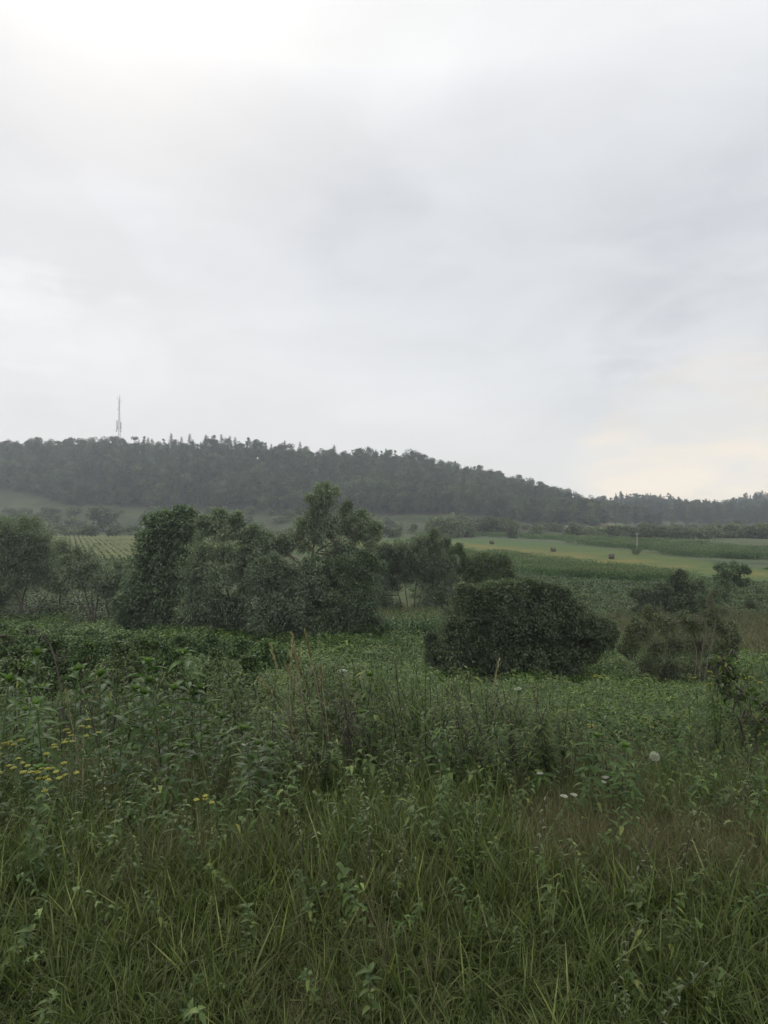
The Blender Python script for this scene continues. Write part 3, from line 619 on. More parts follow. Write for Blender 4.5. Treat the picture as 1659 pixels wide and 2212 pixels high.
tree('willow_tree', 'tallest willow in the middle, open crowned, with a forked brown trunk', 48, (668, 1380),
     [[(668, 1384), (664, 1300), (668, 1235), (674, 1205), (680, 1160), (690, 1120), (702, 1066)], [(674, 1208), (690, 1185), (722, 1168), (752, 1160)], [(680, 1165), (705, 1130), (725, 1100)], [(676, 1190), (655, 1165), (640, 1150)], [(645, 1215), (620, 1195), (600, 1180)], [(690, 1140), (735, 1125), (745, 1100)]],
     [(698, 1068, 14, 18, .55), (712, 1080, 18, 22, .55), (680, 1092, 16, 18, .55), (668, 1112, 18, 16, .6), (692, 1115, 20, 18, .6), (648, 1132, 22, 20, .7), (675, 1140, 22, 18, .7), (700, 1140, 24, 16, .6), (640, 1158, 22, 16, .7), (685, 1168, 26, 18, .6),
      (746, 1098, 9, 10, .5), (742, 1122, 14, 16, .6), (765, 1118, 18, 14, .6), (790, 1132, 22, 18, .8), (750, 1146, 26, 18, .8), (775, 1158, 28, 20, .9), (730, 1180, 26, 18, .8), (598, 1168, 16, 16, .6), (610, 1188, 16, 12, .5), (590, 1198, 18, 14, .6), (803, 1158, 12, 18, .7), (735, 1200, 30, 16), (765, 1190, 26, 20), (672, 1128, 24, 26, .6), (700, 1098, 20, 26, .5), (655, 1180, 22, 16, .6), (720, 1125, 22, 20, .5), (712, 1155, 24, 18, .6), (625, 1172, 18, 14, .5)],
     'willow', leaf=(.17, .055), ntw=84, nlf=20, fill=.3, grow=1.15, seed=18, stem_r=.15, bark='bark_pale', limb_r=.05)
tree('willow_tree', 'dense low willow below the left side of the tallest open crowned willow', 44, (610, 1392),
     [[(610, 1394), (612, 1330), (618, 1260)], [(615, 1394), (640, 1330), (650, 1260)]],
     [(562, 1248, 24, 24), (566, 1292, 26, 28), (572, 1336, 26, 24), (590, 1228, 26, 22), (620, 1235, 30, 24), (655, 1232, 26, 20), (585, 1265, 28, 26), (625, 1275, 34, 28), (665, 1268, 28, 26), (590, 1310, 30, 28), (635, 1320, 36, 28), (600, 1352, 34, 26), (645, 1358, 34, 22), (570, 1345, 24, 28)],
     'willow', leaf=(.17, .06), ntw=60, nlf=26, seed=19, stem_r=.1)
tree('willow_tree', 'dense dark willow between the tallest willow and the small corn patch', 45, (715, 1378),
     [[(715, 1380), (718, 1320), (720, 1250)], [(720, 1380), (745, 1310), (770, 1250)]],
     [(700, 1225, 28, 20), (735, 1222, 30, 22), (772, 1222, 28, 24), (695, 1262, 30, 26), (740, 1262, 34, 26), (782, 1262, 26, 28), (690, 1305, 30, 28), (735, 1308, 34, 28), (775, 1305, 26, 26), (700, 1346, 32, 22), (745, 1342, 26, 20), (800, 1238, 24, 26), (800, 1288, 24, 26), (795, 1326, 22, 16)],
     'ash', leaf=(.17, .065), ntw=56, nlf=26, seed=20, stem_r=.1)
tree('willow_tree', 'many stemmed willow with fanned bare stems behind the small corn patch', 60, (890, 1336),
     [[(880, 1338), (865, 1300), (855, 1260), (840, 1225)], [(886, 1338), (878, 1290), (872, 1240), (870, 1200)], [(892, 1338), (896, 1290), (902, 1240), (905, 1195)], [(898, 1338), (915, 1295), (935, 1255), (962, 1215)], [(895, 1338), (905, 1300), (920, 1240), (930, 1180)]],
     [(820, 1188, 24, 18), (848, 1192, 28, 22), (880, 1188, 26, 20), (905, 1174, 20, 18), (930, 1170, 20, 18), (950, 1186, 18, 18), (815, 1222, 26, 24), (850, 1228, 30, 22), (890, 1220, 30, 22), (930, 1215, 30, 22), (965, 1222, 22, 20),
      (808, 1262, 26, 28), (845, 1262, 24, 20, .8), (885, 1252, 24, 16, .7), (932, 1252, 30, 20, .9), (812, 1305, 30, 28), (850, 1318, 24, 18), (948, 1298, 30, 28), (915, 1324, 24, 14), (962, 1266, 26, 24), (880, 1325, 20, 12, .7)],
     'willow', leaf=(.18, .055), ntw=78, nlf=28, seed=21, stem_r=.08)
tree('willow_bush', 'light green willow bush right of the fanned stems above the big dark thorn bush', 70, (1000, 1320),
     [[(1000, 1322), (990, 1260), (985, 1200)], [(1002, 1322), (1030, 1260), (1055, 1210)], [(1000, 1322), (1050, 1280), (1090, 1240)]],
     [(985, 1198, 14, 16, .8), (1000, 1218, 22, 16), (975, 1228, 20, 20), (1065, 1206, 14, 8, .7), (1048, 1210, 22, 16), (1078, 1212, 18, 18), (1020, 1235, 26, 22), (1065, 1238, 30, 22), (1095, 1240, 16, 22), (990, 1258, 28, 22), (1045, 1265, 34, 24), (1090, 1262, 22, 18), (1000, 1295, 34, 26), (1060, 1295, 30, 20), (972, 1262, 24, 24), (1020, 1262, 30, 24), (1105, 1262, 16, 18), (965, 1295, 24, 24), (985, 1210, 20, 18), (1040, 1228, 26, 18), (1085, 1222, 18, 16)],
     'willow_green', leaf=(.2, .075), ntw=90, nlf=28, spikes=.3, seed=22, cat='bush')
tree('thorn_bush', 'big dark spreading thorn bush right of centre', 28, (1130, 1478),
     [[(1120, 1482), (1080, 1420), (1040, 1340)], [(1128, 1482), (1120, 1400), (1110, 1300)], [(1135, 1482), (1160, 1400), (1190, 1310)], [(1142, 1482), (1200, 1430), (1260, 1360)], [(1110, 1482), (1040, 1450), (975, 1400)]],
     [(1020, 1300, 36, 26), (1065, 1292, 34, 24), (1105, 1290, 36, 24), (1150, 1290, 36, 24), (1195, 1298, 34, 22), (1232, 1312, 30, 20), (985, 1345, 34, 34), (1035, 1345, 42, 34), (1090, 1340, 44, 36), (1150, 1342, 44, 36), (1205, 1350, 42, 32), (1255, 1345, 36, 26), (1290, 1372, 26, 22),
      (970, 1400, 32, 38), (1020, 1405, 46, 40), (1085, 1405, 50, 42), (1150, 1405, 50, 42), (1215, 1405, 46, 38), (1265, 1402, 38, 30), (975, 1450, 34, 26), (1030, 1458, 46, 24), (1100, 1460, 50, 24), (1165, 1458, 46, 24), (1220, 1448, 36, 24), (1300, 1350, 16, 12, .6), (1010, 1275, 14, 10, .5), (1105, 1272, 30, 16), (1150, 1272, 30, 16), (1190, 1282, 26, 16), (1060, 1276, 28, 16), (1215, 1280, 14, 10, .5)],
     'thorn', leaf=(.10, .055), ntw=200, nlf=24, fill=.6, spikes=.3, seed=23, cat='bush', stem_r=.07, limb_r=.03, tw_r=.007)
tree('dry_bush', 'brownish twiggy bush with thin leaves right of the big dark thorn bush', 25, (1470, 1498),
     [[(1450, 1502), (1420, 1440), (1390, 1370)], [(1462, 1502), (1445, 1420), (1440, 1350)], [(1472, 1502), (1480, 1420), (1490, 1350)], [(1482, 1502), (1520, 1430), (1545, 1360)], [(1490, 1502), (1540, 1450), (1580, 1400)], [(1455, 1502), (1400, 1460), (1375, 1430)], [(1478, 1502), (1500, 1430), (1520, 1340)]],
     [(1385, 1366, 20, 26, .5), (1412, 1340, 16, 24, .4), (1440, 1352, 22, 26, .5), (1468, 1334, 16, 24, .4), (1492, 1350, 22, 26, .5), (1524, 1338, 18, 24, .4), (1556, 1356, 20, 24, .5), (1575, 1385, 16, 20, .4), (1370, 1400, 20, 20, .4), (1410, 1400, 28, 30, .6), (1460, 1398, 32, 32, .6), (1510, 1398, 32, 30, .6), (1556, 1404, 22, 24, .5), (1402, 1446, 24, 26, .7), (1445, 1450, 30, 28, .8), (1495, 1450, 30, 28, .8), (1535, 1446, 20, 24, .6), (1440, 1480, 24, 16, .8), (1485, 1482, 28, 16, .8)],
     'dry', leaf=(.065, .03), ntw=560, nlf=8, fill=.12, up=.8, seed=24, cat='bush', stem_r=.03, limb_r=.018, tw_r=.007, bare=.2)
tree('dead_sapling', 'leafless pale branching sapling leaning above the brownish bush', 24, (1500, 1480),
     [[(1500, 1490), (1505, 1400), (1482, 1365), (1455, 1345)], [(1505, 1400), (1525, 1350), (1540, 1290)], [(1515, 1375), (1545, 1340), (1570, 1300)]],
     [(1538, 1300, 16, 20, .8), (1560, 1320, 16, 18, .7), (1520, 1340, 18, 16, .6), (1465, 1345, 14, 8, .5)], 'dry', leaf=(.04, .02), ntw=150, nlf=4, seed=25, fill=0, bark='bark_pale', cat='sapling', stem_r=.022, limb_r=.012, tw_r=.006)
tree('field_tree', 'dark bushy tree standing alone in the weeds before the meadow', 62, (1450, 1338),
     [[(1445, 1340), (1435, 1300), (1420, 1270)], [(1450, 1340), (1462, 1290), (1462, 1255)], [(1455, 1340), (1490, 1300), (1505, 1280)]],
     [(1462, 1252, 13, 12, 1.2), (1450, 1270, 24, 16), (1422, 1272, 20, 14), (1490, 1266, 18, 14), (1400, 1290, 26, 16), (1440, 1295, 32, 20), (1485, 1292, 30, 20), (1512, 1285, 22, 18), (1395, 1312, 20, 14), (1430, 1318, 30, 16), (1475, 1318, 32, 18), (1505, 1315, 20, 16), (1380, 1282, 14, 8, .6)],
     'thorn', leaf=(.2, .08), ntw=80, nlf=24, fill=.5, seed=26, stem_r=.09)
tree('leaning_tree', 'wind bent tree leaning to the right with layered tufts beside the lone dark tree', 58, (1520, 1342),
     [[(1520, 1344), (1528, 1310), (1548, 1275), (1570, 1245)], [(1548, 1275), (1575, 1262), (1600, 1258)], [(1560, 1255), (1585, 1235), (1608, 1230)]],
     [(1556, 1232, 12, 8), (1575, 1226, 14, 6), (1600, 1232, 12, 5), (1560, 1250, 14, 9), (1588, 1248, 12, 5), (1600, 1258, 12, 5), (1548, 1272, 14, 10), (1535, 1290, 18, 12), (1572, 1268, 12, 7), (1560, 1290, 14, 8, .6), (1535, 1312, 18, 14)],
     'ash', leaf=(.18, .07), ntw=60, nlf=20, fill=.2, grow=1.0, seed=27, stem_r=.09, depth=1.6)
BR = [(20, 1366, 36, 44), (85, 1370, 40, 44), (150, 1376, 36, 42), (215, 1380, 34, 40), (280, 1384, 36, 39), (345, 1388, 36, 37), (405, 1394, 34, 36), (470, 1396, 34, 35), (530, 1402, 30, 33), (40, 1385, 38, 34), (120, 1388, 38, 33), (200, 1393, 36, 32), (300, 1402, 34, 31), (585, 1404, 30, 30)]
for i, (px, py, w, Y) in enumerate(BR):
    wh = 'under the left willows' if px < 260 else 'at the foot of the dark ash tree'
    tree('bramble_bush', 'low leafy bramble mound '+wh, Y, (px, py+28), [[(px, py+32), (px, py+12)]],
         [(px+dx*w*.55, py+dy, w*.42, 9+5*rng.random()) for dx, dy in ((-1.2, 8), (-.5, 0), (.2, 3), (1.0, 7), (0, 18), (-.9, 20), (.9, 22))],
         'bramble', leaf=(.13, .09), ntw=80, nlf=16, fill=.5, seed=40+i, cat='bush', stem_r=.03, limb_r=.02, tw_r=.006, group='bramble mounds '+wh, depth=1.8)
SB = [(40, 1405, 9.5, 'at the far left edge'), (120, 1388, 10.5, 'under the arching branch'), (195, 1398, 10, 'left of the row of shoots'), (262, 1392, 11.5, 'behind the middle of the row of shoots'), (320, 1384, 12, 'left of the tallest shoot'), (365, 1404, 10.5, 'just left of the tallest shoot'), (470, 1412, 11, 'just right of the tallest shoot'), (535, 1428, 10, 'left of the pale leaning grass stalks')]
for i, (px, py, Y, wh) in enumerate(SB):
    tree('scrub_bush', 'loose small leaved green bush on the bank '+wh, Y, (px, py+190), [[(px, py+195), (px-10, py+80), (px-6, py+20)], [(px+6, py+195), (px+22, py+90), (px+24, py+40)]],
         [(px, py+12, 16, 12, .5), (px-24, py+36, 22, 18, .6), (px+24, py+32, 22, 18, .6), (px, py+44, 26, 20, .7), (px-30, py+72, 24, 22), (px+30, py+70, 24, 22), (px, py+90, 30, 26)],
         'bramble' if i % 3 else 'willow_green', leaf=(.045, .024), ntw=62, nlf=13, fill=.1, grow=1.1, seed=70+i, cat='bush', stem_r=.01, limb_r=.006, tw_r=.0022)
print('mid done')

# ------------------------------------------------------------------ ground cover
def cover_patch(seed, mat, rad, n, L, Wd, h):
    g = np.random.default_rng(seed); r = rad*np.sqrt(g.random(n)); a = g.uniform(0, 6.28, n)
    P = np.stack([r*np.cos(a), r*np.sin(a), h*g.random(n)**.6*(1-.5*(r/rad)**2)], -1); D = unit(np.stack([np.cos(a+g.normal(size=n)), np.sin(a+g.normal(size=n)), g.normal(.1, .35, n)], -1))
    V, Fq, v = blades(P, D, np.tile([0, 0, 1.], (n, 1))+rdir(n, g)*.35, L*g.uniform(.6, 1.3, n), Wd*g.uniform(.7, 1.3, n), g.uniform(.1, .6, n), np.clip(g.normal(.42, .2, n)+P[:, 2]/h*.18, 0, 1), 2)
    return mesh_np('patch_%d' % seed, V, Fq, v, mat)
CARPET = [cover_patch(500+i, M['carpet'], .42, 70, .13, .065, .45) for i in range(5)]+[cover_patch(508+i, M['bramble'], .42, 70, .12, .06, .6) for i in range(2)]+[cover_patch(512, M['nettle'], .4, 60, .16, .05, .8)]
x, Y = band(17000, 8.5, 60, .70, 2)
z = ground(x, Y); u, v = PYof(x, Y, z)
keep = ((Y < 46) & ~((Y > 21.5) & (Y < 28.5) & (u > 945) & (u < 1300) & (rng.random(len(u)) < .8))) | (u < 420) | ((u < 950) & (Y < 47.5))
keep &= ~(inpoly(u, v, BROWN) & (Y > 37))
keep &= rng.random(len(x)) < np.clip(fbm(x/3, Y/3, 61)*2.4-.25, .25, 1)
x, Y = x[keep], Y[keep]
scatter('nettle_ground_cover', on_ground(x, Y), CARPET, 'bright green nettle and balsam leaves carpeting the valley floor', 'ground cover', rng.uniform(.6, 1.35, len(x))*np.clip(Y/26, .75, 1.5)*(.7+.7*fbm(x/4, Y/4, 62)), idx=np.where(fbm(x/2.5, Y/3.5, 64)+rng.normal(size=len(x))*.07 > .57, rng.integers(5, 8, len(x)), rng.integers(0, 5, len(x))))

SOY = [cover_patch(520+i, M['soy'], 1.1, 90, .28, .17, .45) for i in range(5)]
x, Y = band(9500, 58, 125, .68, 2); z = ground(x, Y); u, v = PYof(x, Y, z)
keep = (u > 900) & ~inpoly(u, v, MEADOW) & ~inpoly(u, v, BROWN) & ~inpoly(u, v, CORNMID) | (u < 420)
x, Y = x[keep], Y[keep]
scatter('crop_field', on_ground(x, Y), SOY, 'muted green low crop in the field before the dark corn strip', 'crop', rng.uniform(.7, 1.3, len(x)))

def corn_mesh(seed, far=False):
    g = np.random.default_rng(seed); h = g.uniform(1.8, 2.2)
    st = tubes(np.array([[[0, 0, -.1], [.03, 0, h*.5], [0, .02, h]]]), np.array([[.014, .012, .006]]), 3)
    n = 10; a = np.arange(n)*np.pi+g.normal(size=n)*.5; zz = np.linspace(.2, h*.88, n)
    P = np.stack([0*a, 0*a, zz], -1); D = np.stack([np.cos(a), np.sin(a), .9+0*a], -1)
    lf = blades(P, D, np.tile([0, 0, 1.], (n, 1))+D*-.5, g.uniform(.5, .8, n), np.full(n, .11), g.uniform(.7, 1.3, n), np.clip(g.normal(.5, .2, n), 0, 1), 4)
    m = 3; d = unit(rdir(m, g)*[.3, .3, .2]+[0, 0, 1]); ts = cards(np.tile([0, 0, h-.05], (m, 1)), d, rdir(m, g), g.uniform(.22, .36, m), np.full(m, .03), np.clip(g.normal(.5, .2, m), 0, 1))
    V, Fq, v = join(st, lf, ts); me = mesh_np('corn_%d' % seed, V, Fq, v, [M['corn'], M['tassel']])
    mi = np.zeros(len(Fq), np.int32); mi[-m:] = 1; me.polygons.foreach_set('material_index', mi); return me
CORN = [corn_mesh(540+i) for i in range(6)]
# the small patch between the willows and the thorn bush
x, Y = band(1700, 46, 58, .1, 1); x = rng.uniform(-4.6, 5.2, len(Y)); u, v = PYof(x, Y, ground(x, Y))
keep = (v < 1392-np.clip((800-u)*.12, 0, 30)+0*u) & (u > 735) & (u < 975); x, Y = x[keep], Y[keep]
scatter('corn_patch', on_ground(x, Y), CORN, 'small patch of tasselled corn between the willows and the thorn bush', 'corn', rng.uniform(.66, .92, len(x)))
# the tall dark strip before the meadow: clumps
def corn_clump(seed, w=1.6, n=95, h=1.7, ts=True):
    g = np.random.default_rng(seed); P = np.stack([g.uniform(-w, w, n), g.uniform(-w, w, n), h*g.random(n)**.7], -1)
    a = g.uniform(0, 6.28, n); D = np.stack([np.cos(a)*.6, np.sin(a)*.6, .8+0*a], -1)
    L = cards(P, D, rdir(n, g), g.uniform(.4, .75, n), g.uniform(.09, .16, n), np.clip(g.normal(.4, .2, n), 0, 1))
    m = 26 if ts else 2; P2 = np.stack([g.uniform(-w, w, m), g.uniform(-w, w, m), h+g.normal(size=m)*.12], -1)
    T = cards(P2, np.tile([0, 0, 1.], (m, 1))+rdir(m, g)*.5, rdir(m, g), g.uniform(.2, .35, m), np.full(m, .10), np.clip(g.normal(.4, .2, m), 0, 1))
    V, Fq, v = join(L, T); me = mesh_np('clump_%d' % seed, V, Fq, v, [M['corn'], M['tassel']])
    mi = np.zeros(len(Fq), np.int32); mi[-m:] = 1; me.polygons.foreach_set('material_index', mi); return me
CL = [corn_clump(560+i) for i in range(5)]
x, Y = band(5200, 92, 175, .66, 2); u, v = PYof(x, Y, ground(x, Y))
keep = inpoly(u, v, CORNMID); x, Y = x[keep], Y[keep]; print('cornmid', len(x))
scatter('corn_strip', on_ground(x, Y), CL, 'dark grey green strip of standing corn along the near side of the bale meadow', 'corn', rng.uniform(.75, 1.0, len(x)))
x, Y = band(16000, 150, 420, .70, 2); u, v = PYof(x, Y, ground(x, Y))
keep = inpoly(u, v, STRIP1) & (np.sin((v-1160-(u-1050)*.045)*.55) < .35); x, Y = x[keep], Y[keep]; print('strip1', len(x))
scatter('far_corn_strips', on_ground(x, Y), CL, 'long curving strips of corn beyond the bale meadow on the valley floor', 'corn', rng.uniform(.8, 1.15, len(x)))
# striped field: rows run away from the viewer
def row_field():
    vp = (146-829.5)/F; pts = []; s = 1.75
    d = np.array([vp, 1.]); d /= np.linalg.norm(d); nrm = np.array([d[1], -d[0]])
    for k in range(-10, 60):
        for t in np.arange(130, 330, .55):
            p = d*t+nrm*k*s; pts.append(p)
    p = np.array(pts)+rng.normal(size=(len(pts), 2))*[.13, .25]
    u, v = PYof(p[:, 0], p[:, 1], ground(p[:, 0], p[:, 1])); k = inpoly(u, v, [(100, 1163), (440, 1163), (440, 1216), (100, 1216)]); p = p[k]
    m = []
    for q in range(4):
        g = np.random.default_rng(600+q); n = 10; P = np.stack([g.normal(size=n)*.14, g.normal(size=n)*.3, g.uniform(.1, .8, n)], -1)
        L = cards(P, rdir(n, g)+[0, 0, .8], rdir(n, g), g.uniform(.3, .5, n), g.uniform(.14, .24, n), np.clip(g.normal(.6, .2, n), 0, 1))
        n2 = 16; P = np.stack([g.normal(size=n2)*.10, g.normal(size=n2)*.3, g.uniform(.95, 1.25, n2)], -1)
        T = cards(P, rdir(n2, g)+[0, 0, .5], rdir(n2, g)+[0, 0, 1], g.uniform(.25, .4, n2), g.uniform(.14, .22, n2), np.clip(g.normal(.5, .2, n2), 0, 1))
        V, Fq, v2 = join(L, T); me = mesh_np('row_%d' % q, V, Fq, v2, [M['corn'], M['pale_tuft']]); mi = np.zeros(len(Fq), np.int32); mi[n:] = 1; me.polygons.foreach_set('material_index', mi); m.append(me)
    print('rows', len(p))
    scatter('striped_crop_rows', on_ground(p[:, 0], p[:, 1]), m, 'pale tufted crop in straight rows on the field behind the left willows', 'crop', rng.uniform(.85, 1.15, len(p)), rz=np.full(len(p), math.atan2(-d[0], d[1])))
row_field()
# rusty dock and reed weeds behind the bushes on the right
def weed_clump(seed, mat, n=46, h=1.0, w=.5, L=.3, wd=.035):
    g = np.random.default_rng(seed); P = np.stack([g.normal(size=n)*w*.5, g.normal(size=n)*w*.5, h*g.random(n)*.7], -1)
    D = unit(rdir(n, g)*.45+[0, 0, 1]); V, Fq, v = blades(P, D, rdir(n, g), L*g.uniform(.6, 1.5, n), wd*g.uniform(.6, 1.4, n), g.uniform(0, .4, n), np.clip(g.normal(.5, .22, n), 0, 1), 2)
    return mesh_np('weed_%d' % seed, V, Fq, v, mat)
RW = [weed_clump(620+i, M['redweed']) for i in range(4)]+[weed_clump(630, M['soy']), weed_clump(631, M['nettle'])]
x, Y = band(9000, 33, 78, .72, 2); u, v = PYof(x, Y, ground(x, Y))
keep = (inpoly(u, v+rng.normal(size=len(u))*7, BROWN) | (rng.random(len(u)) < .16) & (u > 1180)) ; x, Y = x[keep], Y[keep]
scatter('rusty_weeds', on_ground(x, Y), RW, 'rusty brown seeding weeds in the hollow behind the brownish bush', 'weeds', rng.uniform(.6, 1.15, len(x)), idx=np.where(rng.random(len(x)) < .78, rng.integers(0, 4, len(x)), rng.integers(4, 6, len(x))))
print('cover done')

# ------------------------------------------------------------------ foreground
def tuft(seed, mat, n=18, h=.45, w=.008, spread=.5, rad=.05, droop=.5):
    g = np.random.default_rng(seed); a = g.uniform(0, 6.28, n)
    P = np.stack([np.cos(a), np.sin(a), 0*a], -1)*rad*g.random((n, 1)); P[:, 2] = -.03
    D = unit(np.stack([np.cos(a)*spread, np.sin(a)*spread, np.ones(n)], -1)+rdir(n, g)*.2)
    V, Fq, v = blades(P, D, np.stack([np.cos(a), np.sin(a), 0*a-.2], -1), h*g.uniform(.5, 1.25, n), w*g.uniform(.7, 1.5, n), g.uniform(.05, droop, n), np.clip(g.normal(.5, .22, n), 0, 1), 4, .15, .55)
    return mesh_np('tuft_%d' % seed, V, Fq, v, mat)
def herb(seed, mat, h=.5, nl=16, L=.09, wd=.035, stemm='stem_green', lean=.15):
    g = np.random.default_rng(seed); top = np.array([g.normal()*lean, g.normal()*lean, h]); st = bez(np.array([0, 0, -.05]), np.array([0, 0, h*.5]), top, 6)
    T = tubes(st[None], np.linspace(.004, .002, 6)[None], 3)
    t = np.linspace(.12, 1, nl)**.8; k = np.clip((t*5).astype(int), 0, 4); f = (t*5-k)[:, None]; P = st[k]*(1-f)+st[k+1]*f
    a = np.arange(nl)*2.4+g.normal(size=nl)*.3; D = unit(np.stack([np.cos(a), np.sin(a), g.uniform(-.1, .7, nl)], -1))
    B = blades(P, D, np.tile([0, 0, 1.], (nl, 1)), L*g.uniform(.6, 1.2, nl), wd*g.uniform(.7, 1.2, nl), g.uniform(.2, .7, nl), np.clip(g.normal(.5, .2, nl), 0, 1), 3)
    V, Fq, v = join(T, B); me = mesh_np('herb_%d' % seed, V, Fq, v, [M[stemm], mat]); mi = np.zeros(len(Fq), np.int32); mi[len(T[1]):] = 1; me.polygons.foreach_set('material_index', mi)
    return me
TUFT = [tuft(700+i, M['grass'], 22, .46, .010, .8, droop=1.0) for i in range(4)]+[tuft(705+i, M['grass'], 16, .66, .011, .5, droop=1.2) for i in range(3)]+[tuft(710+i, M['drygrass'], 14, .55, .005, .5, droop=.6) for i in range(2)]
def strew(n, y0, y1, pad=1.0, half=.68):
    Y = np.sqrt(rng.uniform(y0*y0, y1*y1, n)); x = rng.uniform(-1, 1, n)*(Y*half+pad); return x, Y
x, Y = strew(24000, 1.2, 10.5, 1.2); x2, Y2 = strew(11000, 1.0, 4.6, .8); x = np.concatenate([x, x2]); Y = np.concatenate([Y, Y2])
b_ = ~bare(x, Y); x, Y = x[b_], Y[b_]; dryp = fbm(x/1.1, Y/1.1, 93) ; idx = np.where(dryp+rng.normal(size=len(x))*.08 > .66, rng.integers(7, 9, len(x)), rng.integers(0, 7, len(x)))
scatter('grass', on_ground(x, Y), TUFT, 'long green grass mixed with dry straw covering the bank in front', 'grass', rng.uniform(.45, .95, len(x))*np.interp(Y, [1.2, 3, 5], [.42, .68, 1]), idx=idx, tilt=.3)
HERB = [herb(720+i, M['nettle'], .5, 18, .085, .035) for i in range(4)]+[herb(730+i, M['carpet'], .38, 14, .07, .03) for i in range(3)]+[herb(735+i, M['weed'], .6, 18, .11, .03) for i in range(3)]+[herb(745+i, M['grass'], .55, 26, .045, .016) for i in range(3)]+[herb(750+i, M['nettle'], .3, 22, .05, .03) for i in range(3)]+[herb(740+i, M['dry'], .7, 20, .05, .015, 'stem_dark') for i in range(2)]
x, Y = strew(11000, 1.6, 14, 1.2); k_ = rng.random(len(x)) < np.clip((Y-.9)/2.5, .42, 1)*np.clip(fbm(x/.9, Y/.9, 71)*3-.6, .2, 1)*np.where((Y > 5) & (Y < 9), .45, 1); k_ &= ~bare(x, Y); x, Y = x[k_], Y[k_]
scatter('undergrowth', on_ground(x, Y), HERB, 'tangled low leafy weeds growing through the grass on the bank', 'undergrowth', rng.uniform(.5, 1.15, len(x))*np.interp(Y, [2, 4, 8, 15], [.55, .85, 1.1, 1.3]))

def plant_leafy(seed, h=1.15):
    g = np.random.default_rng(seed); top = np.array([g.normal()*.08, g.normal()*.08, h]); st = bez(np.array([0, 0, -.08]), np.array([g.normal()*.05, 0, h*.5]), top, 9)
    nl = 20; t = np.linspace(.2, .95, nl); k = np.clip((t*8).astype(int), 0, 7); f = (t*8-k)[:, None]; P = st[k]*(1-f)+st[k+1]*f
    a = np.arange(nl)*2.2+g.normal(size=nl)*.3; D = unit(np.stack([np.cos(a), np.sin(a), .15+.45*t], -1))
    B = blades(P, D, np.tile([0, 0, 1.], (nl, 1))+rdir(nl, g)*.2, g.uniform(.15, .24, nl), g.uniform(.042, .066, nl), g.uniform(.25, .8, nl), np.clip(g.normal(.40, .14, nl), 0, .75), 5, .3)
    n2 = 9; a = np.arange(n2)*2.4; D = unit(np.stack([np.cos(a)*.55, np.sin(a)*.55, np.linspace(.5, 1.5, n2)], -1))
    T = blades(np.tile(top, (n2, 1)), D, np.tile([0, 0, 1.], (n2, 1))-D*.3, np.linspace(.18, .08, n2)*g.uniform(.75, 1.2, n2), np.linspace(.052, .026, n2), np.linspace(.7, .1, n2), np.linspace(.45, .92, n2), 4, .3)
    stems = mesh_np('leafy_stem', *tubes(st[None], np.linspace(.007, .004, 9)[None], 5)[:2], mat=M['stem_green'], smooth=True)
    V, Fq, v = join(B, T); return [('stem', stems), ('leaves', mesh_np('leafy_leaves', V, Fq, v, M['weed'], True))]
def plant_nettle(seed, h=1.2, mat='nettle', stem='stem_dark'):
    g = np.random.default_rng(seed); top = np.array([g.normal()*.12-.05, g.normal()*.08, h]); st = bez(np.array([0, 0, -.08]), np.array([g.normal()*.05, 0, h*.55]), top, 9)
    pr = 15; t = np.repeat(np.linspace(.35, 1, pr), 4); nl = len(t); k = np.clip((t*8).astype(int), 0, 7); f = (t*8-k)[:, None]; P = st[k]*(1-f)+st[k+1]*f
    a = np.repeat(np.arange(pr)*1.57+g.uniform(0, 6), 4)+np.tile([0, np.pi, 1.2, 4.3], pr)+g.normal(size=nl)*.25
    sz = np.interp(t, [.35, .6, 1], [.09, .085, .035])*np.tile([1, 1, .6, .6], pr)*g.uniform(.7, 1.25, nl); D = unit(np.stack([np.cos(a), np.sin(a), g.uniform(-.3, .5, nl)], -1))
    keep = g.random(nl) < .85
    B = blades((P+D*.012)[keep], D[keep], (np.tile([0, 0, 1.], (nl, 1))+rdir(nl, g)*.2)[keep], sz[keep], sz[keep]*.42, g.uniform(.5, 1.1, nl)[keep], np.clip(g.normal(.45, .2, nl)+.15*(t-.7), 0, 1)[keep], 4, .3)
    stems = mesh_np('nettle_stem', *tubes(st[None], np.linspace(.0065, .003, 9)[None], 5)[:2], mat=M[stem], smooth=True)
    return [('stem', stems), ('leaves', mesh_np('nettle_leaves', *B[:3], M[mat], True))]
def plant_goldenrod(seed, h=1.2):
    g = np.random.default_rng(seed); top = np.array([g.normal()*.1, g.normal()*.1, h]); st = bez(np.array([0, 0, -.08]), np.array([g.normal()*.05, 0, h*.5]), top, 9)
    nl = 150; t = .25+.75*np.sort(g.random(nl)); k = np.clip((t*8).astype(int), 0, 7); f = (t*8-k)[:, None]; P = st[k]*(1-f)+st[k+1]*f
    a = g.uniform(0, 6.28, nl); D = unit(np.stack([np.cos(a), np.sin(a), g.uniform(-.2, .8, nl)], -1)); P = P+D*g.uniform(0, .09, (nl, 1))*(t[:, None] > .55)
    B = blades(P, D, np.tile([0, 0, 1.], (nl, 1))+rdir(nl, g)*.3, g.uniform(.05, .10, nl), g.uniform(.014, .024, nl), g.uniform(.2, .9, nl), np.clip(g.normal(.45, .22, nl), 0, 1), 3, .2)
    stems = mesh_np('goldenrod_stem', *tubes(st[None], np.linspace(.0068, .003, 9)[None], 4)[:2], mat=M['stem_dark'], smooth=True)
    return [('stem', stems), ('leaves', mesh_np('goldenrod_leaves', *B[:3], M['nettle'], True))]
